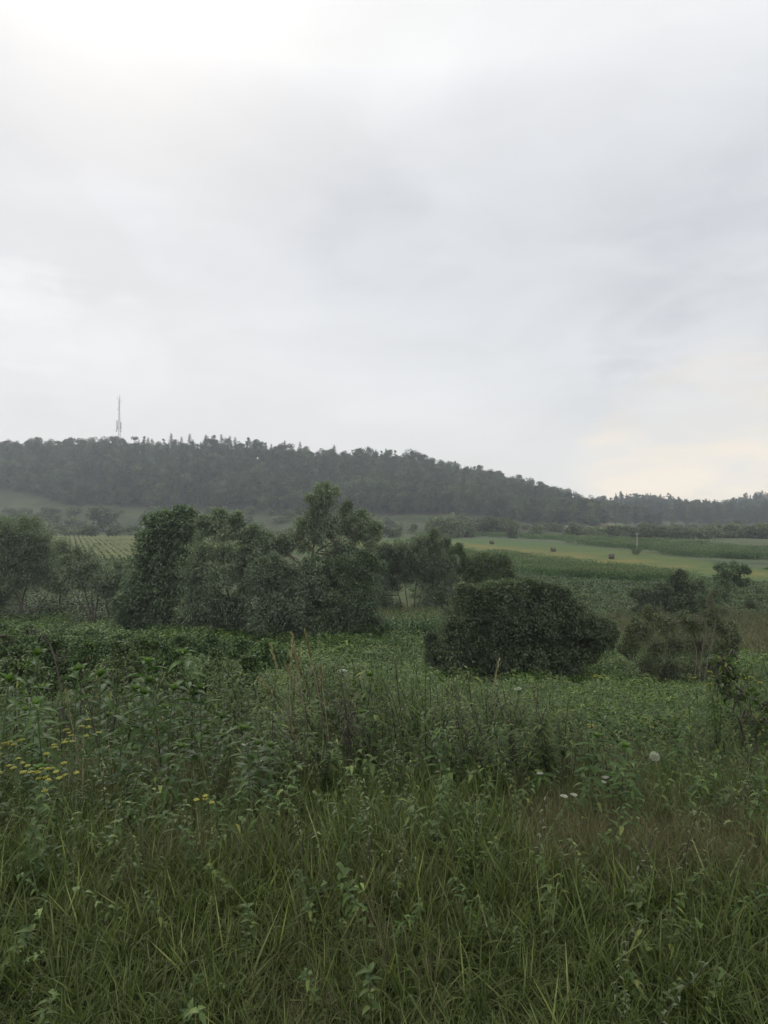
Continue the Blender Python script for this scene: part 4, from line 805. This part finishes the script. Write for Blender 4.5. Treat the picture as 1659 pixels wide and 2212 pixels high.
def plant_plume(seed, h=1.3):
    g = np.random.default_rng(seed); top = np.array([g.normal()*.2-.08, g.normal()*.08, h]); st = bez(np.array([0, 0, -.08]), np.array([0, 0, h*.6]), top, 10)
    n = 60; t = .80+.2*g.random(n); k = np.clip((t*9).astype(int), 0, 8); f = (t*9-k)[:, None]; P = st[k]*(1-f)+st[k+1]*f
    B = cards(P, np.tile(unit(st[-1]-st[-3]), (n, 1))+rdir(n, g)*.35, rdir(n, g), g.uniform(.03, .06, n), np.full(n, .012), np.clip(g.normal(.75, .2, n), 0, 1))
    m = 5; P2 = st[[1, 2, 3, 4, 5]]; a = g.uniform(0, 6.28, m); D = np.stack([np.cos(a)*.5, np.sin(a)*.5, np.ones(m)], -1)
    Lf = blades(P2, D, rdir(m, g), g.uniform(.3, .5, m), np.full(m, .008), g.uniform(.3, .8, m), np.full(m, .5), 4)
    return [('stem', mesh_np('plume_stem', *tubes(st[None], np.linspace(.0048, .0026, 10)[None], 4)[:2], mat=M['stem_dry'], smooth=True)), ('plume', mesh_np('plume_head', *B[:3], M['drygrass'])), ('blades', mesh_np('plume_blades', *Lf[:3], M['grass']))]
def plant_umbel(seed, h=.8, mat='white', heads=1, size=.05, leafy=True):
    g = np.random.default_rng(seed); top = np.array([g.normal()*.06, g.normal()*.06, h]); st = bez(np.array([0, 0, -.08]), np.array([0, 0, h*.5]), top, 8); W = [tubes(st[None], np.linspace(.004, .002, 8)[None], 4)]; Fl = []
    tips = [top] if heads == 1 else [st[-2]+np.array([math.cos(a)*r, math.sin(a)*r, .06+g.uniform(0, .08)]) for a, r in zip(g.uniform(0, 6.28, heads), g.uniform(.02, .13, heads))]
    for tp in tips:
        if heads > 1: W.append(tubes(bez(st[-3], (st[-3]+tp)/2+[0, 0, -.03], tp-[0, 0, .03], 4)[None], np.full((1, 4), .0015), 3))
        m = 12; a = g.uniform(0, 6.28, m); rr = size*np.sqrt(g.random(m)); e = tp+np.stack([np.cos(a)*rr, np.sin(a)*rr, .012-rr**2*3], -1); W.append(tubes(bez(np.tile(tp-[0, 0, .03], (m, 1)), (e+tp)/2-[0, 0, .015], e, 3), np.full((m, 3), .0009), 3))
        n = 90; a = g.uniform(0, 6.28, n); rr = size*np.sqrt(g.random(n)); P = tp+np.stack([np.cos(a)*rr, np.sin(a)*rr, .015-rr**2*3+g.normal(size=n)*.002], -1); b = g.uniform(0, 6.28, n)
        Fl.append(cards(P, np.stack([np.cos(b), np.sin(b), .15+0*b], -1), np.tile([0, 0, 1.], (n, 1)), g.uniform(.009, .015, n), g.uniform(.009, .013, n), np.clip(g.normal(.5, .25, n), 0, 1)))
    nl = 26; t = g.uniform(.1, .8, nl); P = st[(t*7).astype(int)]; a = g.uniform(0, 6.28, nl); D = np.stack([np.cos(a), np.sin(a), .5+0*a], -1); P = P+D*g.uniform(0, .1, (nl, 1))
    L = blades(P, D, np.tile([0, 0, 1.], (nl, 1)), g.uniform(.03, .06, nl), np.full(nl, .012), np.full(nl, .4), np.clip(g.normal(.4, .2, nl), 0, 1), 2)
    V, Fq, v = join(*W); A = mesh_np('umbel_stem', V, Fq, mat=M['stem_green'])
    return [('stem', A)]+[('flower_head', mesh_np('umbel_head', *q[:3], M[mat])) for q in Fl]+[ ('leaves', mesh_np('umbel_leaves', *L[:3], M['nettle']))]
def plant_dead(seed, h=1.0):
    g = np.random.default_rng(seed); top = np.array([g.normal()*.25, g.normal()*.1, h]); st = bez(np.array([0, 0, -.08]), np.array([0, 0, h*.5]), top, 8); W = [tubes(st[None], np.linspace(.006, .0025, 8)[None], 4)]
    n = 12; k = g.integers(3, 8, n); a = g.uniform(0, 6.28, n); e = st[k]+np.stack([np.cos(a)*.1, np.sin(a)*.1, g.uniform(.08, .2, n)], -1); W.append(tubes(bez(st[k], (st[k]+e)/2+[0, 0, -.02], e, 4), np.tile(np.linspace(.0025, .001, 4), (n, 1)), 3))
    sd = cards(np.repeat(e, 6, 0)+g.normal(size=(n*6, 3))*.012, rdir(n*6, g)+[0, 0, .6], rdir(n*6, g), np.full(n*6, .016), np.full(n*6, .008), g.random(n*6))
    V, Fq, v = join(*W); V2, F2, v2 = join((V, Fq, v), sd); me = mesh_np('dead_stem', V2, F2, v2, [M['stem_dark'], M['redweed']]); mi = np.zeros(len(F2), np.int32); mi[len(Fq):] = 1; me.polygons.foreach_set('material_index', mi)
    return [('seeding_stem', me)]
PR = {}
def proto(kind, n, fn, **k): PR[kind] = [(fn(800+hash_(kind)*20+i, **k)) for i in range(n)]
def hash_(s): return sum(ord(c) for c in s) % 97
proto('leafy', 6, plant_leafy); proto('nettle', 6, plant_nettle); proto('goldenrod', 6, plant_goldenrod); proto('plume', 4, plant_plume)
proto('yellow', 4, plant_umbel, mat='yellow', heads=4, size=.013, h=.75); proto('white', 4, plant_umbel, mat='white', size=.027, h=.7); proto('dead', 5, plant_dead)
H0 = dict(leafy=1.25, nettle=1.2, goldenrod=1.2, plume=1.3, yellow=.83, white=.72, dead=1.1)
NAME = dict(leafy='leafy_weed', nettle='nettle', goldenrod='goldenrod', plume='plume_grass', yellow='yellow_umbel_flower', white='wild_carrot', dead='dead_weed')
CAT = dict(leafy='weed', nettle='nettle', goldenrod='goldenrod', plume='grass stalk', yellow='flower', white='flower', dead='dead weed')
cnt = {}
def plant(kind, px, top, Y, label, group, lean=0.0, fat=1.0):
    x = (px-829.5)/F*Y; zb = float(ground(x, Y)); zt = -(top-1106)/F*Y; s = (zt-zb)/H0[kind]
    if s < .2: return
    x -= lean*(zt-zb); zb = float(ground(x, Y)); k = cnt.get(kind, 0); cnt[kind] = k+1
    t = thing(NAME[kind], (x, Y, zb), label, CAT[kind], group)
    t.rotation_euler = (rng.normal()*.05, math.atan(lean)+rng.normal()*.04, 0)
    e = t.rotation_euler.copy(); t.scale = (s*fat*.5+.5*fat, s*fat*.5+.5*fat, s)
    rz = rng.uniform(0, 6.28)
    for nm, me in PR[kind][k % len(PR[kind])]:
        o = link(nm, me, t); o.rotation_euler = (0, 0, rz)
G_ = 'broad leaved weeds with pale shoots on the bank'
for px, top, Y, lab in [(45, 1396, 4.3, 'tall broad leaved weed with a pale green tip at the far left'), (8, 1440, 4.1, 'broad leaved weed cut by the left edge of the photo'), (167, 1424, 4.8, 'broad leaved weed with upright narrow tip left of the row of shoots'),
                        (213, 1436, 4.7, 'broad leaved weed with a yellow green rosette second in the row of shoots'), (267, 1412, 4.6, 'broad leaved weed with big drooping leaves in the middle of the left row of shoots'), (247, 1474, 4.2, 'shorter broad leaved weed with a bright star shaped top below the row of shoots'),
                        (353, 1444, 4.6, 'broad leaved weed with a yellow green spike left of the tallest shoot'), (368, 1464, 4.4, 'broad leaved weed with a small bright tip just below the yellow green spike'), (430, 1393, 4.5, 'tallest broad leaved weed with long blue green leaves right of the left row'),
                        (300, 1478, 4.3, 'low broad leaved weed with wide leaves under the row of shoots'), (793, 1440, 5.6, 'broad leaved weed with dark leaves standing in the middle of the goldenrod stems'), (810, 1528, 4.6, 'bright star shaped weed top in front of the dark goldenrod stems'), (100, 1480, 4.2, 'broad leaved weed with dull leaves between the far left weed and the row of shoots'), (70, 1470, 4.6, 'broad leaved weed tucked behind the far left weed'), (735, 1475, 5.4, 'broad leaved weed with drooping leaves left of the middle one')]:
    plant('leafy', px, top, Y, lab, G_)
for i in range(9):
    plant('leafy', rng.uniform(-20, 470), rng.uniform(1450, 1545), rng.uniform(4.4, 6.2), 'half hidden broad leaved weed in the thicket on the left of the bank', 'half hidden broad leaved weeds on the left of the bank')
for i in range(78):
    px = rng.uniform(480, 1180); plant('goldenrod', px, np.interp(px, [480, 700, 900, 960, 1180], [1480, 1440, 1440, 1485, 1520])+rng.normal()*16, rng.uniform(4.9, 8.0), 'dark stemmed goldenrod with small leaves in the middle thicket of the bank', 'dark stemmed goldenrods in the middle thicket', rng.normal(-.08, .07))
for i in range(70):
    px = rng.uniform(640, 1250); plant('nettle', px, np.interp(px, [640, 900, 960, 1250], [1470, 1440, 1482, 1530])+rng.normal()*18, rng.uniform(5.0, 8.5), 'nettle with drooping toothed leaves and a dark stem right of the bank centre', 'nettles right of the bank centre', rng.normal(-.06, .07))
for i in range(11):
    plant('leafy', rng.uniform(-20, 1560), rng.uniform(1560, 1660), rng.uniform(3.6, 4.4), 'short broad leaved weed in the grass along the lower bank', 'short broad leaved weeds in the lower grass')
for i in range(60):
    plant('goldenrod', rng.uniform(450, 1300), rng.uniform(1500, 1620), rng.uniform(4.1, 5.0), 'short dark stemmed goldenrod in the grass of the lower bank', 'short goldenrods on the lower bank', rng.normal(-.12, .12))
for i in range(46):
    px = rng.uniform(-20, 560); plant('nettle', px, rng.uniform(1425, 1540), rng.uniform(5.2, 9.0), 'nettle behind the broad leaved weeds on the left', 'nettles behind the broad leaved weeds', rng.normal(0, .08))
for i in range(26):
    px = rng.uniform(-20, 520); plant('goldenrod', px, rng.uniform(1410, 1500), rng.uniform(6, 9.5), 'thin goldenrod rising behind the broad leaved weeds on the left', 'goldenrods behind the broad leaved weeds', rng.normal(0, .1))
for i in range(34):
    px = rng.uniform(1480, 1700); plant('goldenrod', px, np.interp(px, [1480, 1560, 1659], [1560, 1475, 1450])+rng.normal()*22, rng.uniform(5.5, 9) if px < 1585 else rng.uniform(8.2, 10), 'feathery goldenrod in the thicket at the right edge of the bank', 'goldenrods at the right edge of the bank', rng.normal(-.05, .1))
plant('nettle', 997, 1418, 5.2, 'tall nettle with yellowing curled leaves standing out against the dark thorn bush', None); plant('nettle', 935, 1432, 5.6, 'nettle with a yellowing leaf left of the tall one against the thorn bush', None)
for px, top, Y, ln in [(683, 1354, 5.0, -.12), (612, 1382, 5.0, -.22), (598, 1386, 5.1, -.2), (560, 1415, 4.8, -.3), (586, 1405, 5.0, -.25), (640, 1420, 5.2, -.15), (690, 1440, 4.6, -.12), (675, 1390, 5.4, -.05), (630, 1450, 4.8, -.2), (300, 1560, 4.4, -.3), (140, 1490, 4.4, -.2), (1165, 1470, 6, -.1), (1060, 1440, 5.6, 0), (450, 1540, 4.6, .3), (1500, 1590, 5.5, .25), (1250, 1570, 5.4, -.3), (1560, 1560, 5.6, .25)]:
    plant('plume', px, top, Y, 'tall pale grass stalk with a feathery seed head leaning above the bank' , 'tall seeding grass stalks on the bank', ln)
for px, top, Y in [(20, 1588, 3.9), (8, 1590, 4.0), (38, 1590, 3.8), (150, 1555, 4.0), (143, 1582, 3.7), (170, 1576, 3.9), (140, 1592, 3.6), (12, 1640, 3.5), (55, 1645, 3.4), (90, 1640, 3.5), (70, 1655, 3.4), (110, 1650, 3.5), (130, 1655, 3.4), (425, 1722, 3.1)]:
    wh = ('cluster on the low left', 'left corner flowers') if top > 1620 and px < 200 else ('group at the left edge', 'left edge flowers') if px < 60 else ('stack left of the pale grass', 'stacked flowers')
    plant('yellow', px, top, Y, 'flat yellow flower heads on a thin stalk, ' + wh[0], 'yellow flowers, '+wh[1])
for px, top, Y, lab in [(1285, 1445, 8, 'small yellow flower head in the scrub before the brownish bush'), (1535, 1440, 6.2, 'yellow flower head standing out against the brownish bush'), (1635, 1446, 6.4, 'yellow flower head near the right edge above the thicket'), (1570, 1444, 6.6, 'yellow flower head between the other two at the upper right of the bank'), (1255, 1552, 6, 'yellow flowers on the bank below the bright ground cover'), (1390, 1550, 6, 'yellow flowers on a leaning pale stalk in the bright ground cover')]:
    plant('yellow', px, top, Y, lab, None)
for px, top, Y, lab in [(515, 1618, 3.9, 'white flat wild carrot head left of the bank centre'), (545, 1645, 3.8, 'white wild carrot head just below and right of another left of centre'), (713, 1445, 5.6, 'white round flower head beside the dark leaved weed in the middle'), (1130, 1486, 6, 'small white flower cluster before the dark thorn bush'), (1150, 1668, 3.9, 'pale wild carrot head right of centre on the lower bank'), (1297, 1682, 3.7, 'white wild carrot head right of centre, upper of a pair'), (1297, 1697, 3.6, 'white wild carrot head right of centre, lower of a pair'),
                        (1218, 1722, 3.4, 'large white wild carrot head at the lower right of the bank'), (1258, 1706, 3.7, 'small pale wild carrot head between two larger ones')]:
    plant('white', px, top, Y, lab, None)
for i in range(44):
    px = rng.uniform(600, 1250); plant('dead', px, rng.uniform(1440, 1540)+max(0, (px-900)*.12), rng.uniform(4.3, 5.6), 'dark bare weed stalk standing among the goldenrods in the middle of the bank', 'dark bare stalks in the middle thicket', rng.normal(-.15, .1))
for i in range(30):
    px = rng.uniform(1100, 1640); plant('dead', px, rng.uniform(1560, 1640) if px > 1200 else rng.uniform(1500, 1620), rng.uniform(4.4, 6.5), 'thin dark dead weed stalk leaning in the grass on the right of the bank', 'dead weed stalks on the right of the bank', rng.normal(-.35, .15))
for i in range(16):
    plant('dead', rng.uniform(100, 420), rng.uniform(1400, 1520), rng.uniform(5, 8), 'thin dark dead weed stalk tangled among the left weeds', 'dead weed stalks among the left weeds', rng.normal(0, .25))

STRAW = [tuft(760+i, M['drygrass'], 26, .75, .0055, .75, .12, 1.1) for i in range(4)]
x = np.concatenate([rng.normal((u-829.5)/F*Y0, .30*Y0/4.5, 18) for u, Y0 in ((420, 4.5), (330, 4.7), (560, 4.6), (640, 4.5), (130, 5.2), (1290, 5.5), (1400, 5.4), (1530, 6.2), (230, 4.5), (480, 4.3), (380, 4.3))])
Y = np.concatenate([rng.normal(Y0, .3, 18) for Y0 in (4.5, 4.7, 4.6, 4.5, 5.2, 5.5, 5.4, 6.2, 4.5, 4.3, 4.3)])
scatter('straw_clumps', on_ground(x, Y), STRAW, 'bleached dead grass bent over in clumps between the weeds', 'dry grass', rng.uniform(.6, 1.15, len(x)), tilt=.25)
# dandelion clock
def clock():
    Y = 3.7; c = wp(1414, 1634, Y); zb = float(ground(c[0], Y)); g = np.random.default_rng(5)
    t = thing('dandelion_clock', (c[0], Y, zb), 'round white dandelion seed head on the lower right of the bank', 'flower'); top = np.array([0, 0, c[2]-zb])
    link('stem', mesh_np('clock_stem', *tubes(bez(np.array([.04, 0, -.05]), np.array([.03, 0, .2]), top, 8)[None], np.full((1, 8), .0025), 5)[:2], mat=M['stem_green']), t)
    n = 160; d = rdir(n, g); W = [tubes(np.stack([top+d*.004, top+d*.024], 1), np.full((n, 2), .0005), 3)]
    P = np.repeat(top+d*.024, 6, 0); Fl = cards(P, np.repeat(d, 6, 0)*.4+rdir(n*6, g), rdir(n*6, g), np.full(n*6, .009), np.full(n*6, .0022), g.random(n*6))
    V, Fq, v = join(Fl, *W, blob(top, .006)); link('seed_ball', mesh_np('clock_seeds', V, Fq, v, M['white']), t)
clock()
# bent woody stem on the right
tree('bent_sapling', 'dark crooked stem with small leaves at the lower right of the bank', 5.6, (1620, 1660), [[(1622, 1676), (1610, 1610), (1594, 1545), (1578, 1480), (1572, 1432)], [(1606, 1590), (1630, 1550), (1645, 1520)]],
     [(1576, 1445, 18, 22), (1560, 1480, 26, 22), (1600, 1500, 28, 26), (1640, 1515, 26, 24), (1612, 1555, 34, 22), (1650, 1570, 26, 26)], 'nettle', leaf=(.05, .022), ntw=14, nlf=4, fill=0, seed=90, cat='sapling', stem_r=.016, limb_r=.006, tw_r=.002)
tree('arching_branch', 'bare arching dark branch with tiny pale leaves above the left weeds', 7.0, (150, 1480), [[(150, 1482), (128, 1430), (105, 1385), (75, 1368), (35, 1376), (12, 1392)]],
     [(100, 1378, 16, 8, .6), (60, 1366, 16, 8, .5), (25, 1380, 14, 8, .6), (130, 1420, 14, 14, .6)], 'willow_green', leaf=(.03, .018), ntw=22, nlf=5, fill=0, seed=91, cat='branch', stem_r=.013, limb_r=.004, tw_r=.002)
print('fore done', cnt)

# ------------------------------------------------------------------ tower, poles, bales
def box(c, s):
    c = np.array(c, float); s = np.array(s, float)/2
    V = np.array([[x, y, z] for z in (-1, 1) for y in (-1, 1) for x in (-1, 1)])*s+c
    return V, np.array([[0, 2, 3, 1], [4, 5, 7, 6], [0, 1, 5, 4], [2, 6, 7, 3], [0, 4, 6, 2], [1, 3, 7, 5]]), np.full(6, .5)
def bar(a, b, r): return tubes(np.array([[a, b]], float), np.full((1, 2), r), 4)
def tower():
    Y = 642; x = (257.5-829.5)/F*Y; zb = float(ground(x, Y)); m = Y/F
    zt = (1106-862)*m-zb
    t = thing('antenna_tower', (x, Y, zb), 'slender steel lattice antenna tower rising from the wooded hill crest', 'tower')
    zz = [0, zt*.45, zt*.80, zt]; ww = [1.7, 1.15, .62, .55]
    def leg(k, z): a = k*2*np.pi/3+.35; w = np.interp(z, zz, ww); return np.array([math.cos(a)*w, math.sin(a)*w, z])
    for k in range(3): link('leg', mesh_np('tower_leg', *tubes(np.array([[leg(k, z) for z in np.linspace(-.5, zt, 14)]]), np.full((1, 14), .14), 5)[:2], mat=M['steel']), t)
    lev = [0]
    while lev[-1] < zt-1: lev.append(lev[-1]+max(1.0, np.interp(lev[-1], zz, ww)*2.2))
    B = []
    for a, b in zip(lev[:-1], lev[1:]):
        for k in range(3): B += [bar(leg(k, a), leg((k+1) % 3, b), .055), bar(leg((k+1) % 3, a), leg(k, b), .055), bar(leg(k, a), leg((k+1) % 3, a), .045)]
    V, Fq, _ = join(*B); link('lattice_bracing', mesh_np('bracing', V, Fq, mat=M['steel']), t)
    def zp(py): return (1106-py)*m-zb
    def pt(py, dx, dy=0): return np.array([dx, dy, zp(py)])
    for dx, p0, p1, w in [(-2.3, 908, 929, .55), (-1.6, 910, 928, .35), (2.3, 912, 929, .4), (1.75, 913, 926, .3)]:
        z0, z1 = zp(p1), zp(p0)
        pn = link('panel_antenna', mesh_np('panel', *join(box((dx, -.5, (z0+z1)/2), (w, .3, z1-z0)))[:2], mat=M['antenna']), t)
        V, Fq, _ = join(bar((dx, -.35, z0+1), (0, 0, z0+1), .07), bar((dx, -.35, z1-1), (0, 0, z1-1), .07), bar((dx, -.3, z0-1), (dx, -.3, z1+.5), .06)); link('bracket', mesh_np('bracket', V, Fq, mat=M['steel']), pn)
    for px, py, r in [(-2.9, 931, .75), (2.0, 932, .7), (-1.0, 870, .3), (-1.0, 878, .3), (1.0, 878, .3), (-1.8, 884, .45), (1.0, 891, .3), (-1.0, 886, .3)]:
        a = np.array([px, -.45, zp(py)]); dsh = tubes(np.array([[a+[0, .25, 0], a+[0, .1, 0], a, a-[0, .02, 0]]]), np.array([[r*.25, r*.8, r, .01]]), 12)
        V, Fq, _ = join(dsh, bar(a, (px*.3, 0, a[2]), .07)); link('dish_antenna', mesh_np('dish', V, Fq, mat=M['antenna']), t)
    for dx, p0, p1 in [(-1.9, 857, 863), (.4, 853, 864), (1.9, 864, 869), (.9, 855, 862)]:
        V, Fq, _ = join(bar((dx, 0, zp(p1)), (dx*1.03, 0, zp(p0)), .13), bar((dx, 0, zp(p1)), (.3*np.sign(dx), 0, zp(p1)-.2), .07)); link('rod_antenna', mesh_np('rod', V, Fq, mat=M['steel']), t)
tower()
def pole(px, top, base, Y, label, wood='pole'):
    x = (px-829.5)/F*Y; zb = float(ground(x, Y)); zt = -(top-1106)/F*Y-zb
    t = thing('utility_pole', (x, Y, zb), label, 'pole'); link('shaft', mesh_np('shaft', *tubes(np.array([[[0, 0, -.5], [0, 0, zt]]]), np.array([[.17, .1]]), 8)[:2], mat=M[wood], smooth=True), t)
    V, Fq, _ = join(box((0, 0, zt-.5), (1.6, .12, .12))); link('crossarm', mesh_np('crossarm', V, Fq, mat=M[wood]), t)
    for d in (-.7, 0, .7):
        V, Fq, _ = blob(np.array([d, 0, zt-.34 if d else zt+.08]), .09, 5, 8, (.8, .8, 1.4)); link('insulator', mesh_np('insulator', V, Fq, mat=M['antenna'], smooth=True), t)
pole(207, 1125, 1160, 300, 'thin pale pole standing behind the striped crop field on the left'); pole(1376, 1150, 1184, 185, 'thin pole standing by the lone dark bush on the far meadow edge')
def bale(px, py, Y, rz, label, r=.75, w=1.25):
    x = (px-829.5)/F*Y; zb = float(ground(x, Y)); t = thing('hay_bale', (x, Y, zb), label, 'hay bale', 'round hay bales on the meadow'); t.rotation_euler = (0, 0, rz)
    g = np.random.default_rng(int(px)); k = 28; an = np.arange(k)/k*2*np.pi; prof = [(-.5, .93), (-.46, .985), (-.3, 1), (-.1, 1.0), (.1, .995), (.3, 1), (.46, .985), (.5, .93)]
    V = np.array([[a*w, math.cos(b)*r*q*(1+g.normal()*.012), math.sin(b)*r*q*(1+g.normal()*.012)*(.96 if math.sin(b) > -.8 else .93)+r*.93] for a, q in prof for b in an])
    i = np.arange(len(prof)-1)[:, None]*k; s = np.arange(k)[None]; Fq = np.stack([i+s, i+(s+1) % k, i+k+(s+1) % k, i+k+s], -1).reshape(-1, 4)
    link('straw_roll', mesh_np('roll', V, Fq, mat=M['hay'], smooth=True), t)
    for e in (-1, 1):
        rr = [(.93, 0), (.7, .015), (.4, .03), (.02, .02)]; V = np.array([[e*(w*.5+d+.004*0), math.cos(b)*r*q, math.sin(b)*r*q*.96+r*.93] for q, d in rr for b in an]); i = np.arange(3)[:, None]*k
        Fq = np.stack([i+s, i+(s+1) % k, i+k+(s+1) % k, i+k+s], -1).reshape(-1, 4); link('coiled_end', mesh_np('end', V, Fq, mat=M['hay_end']), t)
bale(1321, 1208, 154, R(-28), 'round brown hay bale nearest on the meadow, with one coiled end showing'); bale(1195, 1191, 186, R(8), 'round brown hay bale on the meadow between the nearest and the small far one'); bale(1062, 1177, 226, R(15), 'small dark hay bale farthest away on the meadow')

# ------------------------------------------------------------------ haze
hb = box((0, 450, 56), (2600, 1420, 170)); hz = link('haze', mesh_np('haze', hb[0], hb[1])); hz['kind'] = 'stuff'; hz['label'] = 'thin grey haze lying in the valley air'; hz['category'] = 'haze'
m, n = mat_new('haze_air'); o = n.nodes.new('ShaderNodeOutputMaterial'); pv = n.nodes.new('ShaderNodeVolumePrincipled'); n.links.new(pv.outputs[0], o.inputs['Volume'])
pv.inputs['Color'].default_value = (.86, .93, 1.0, 1); pv.inputs['Density'].default_value = .00036; pv.inputs['Anisotropy'].default_value = 0.2
hz.data.materials.append(m)
print('done')
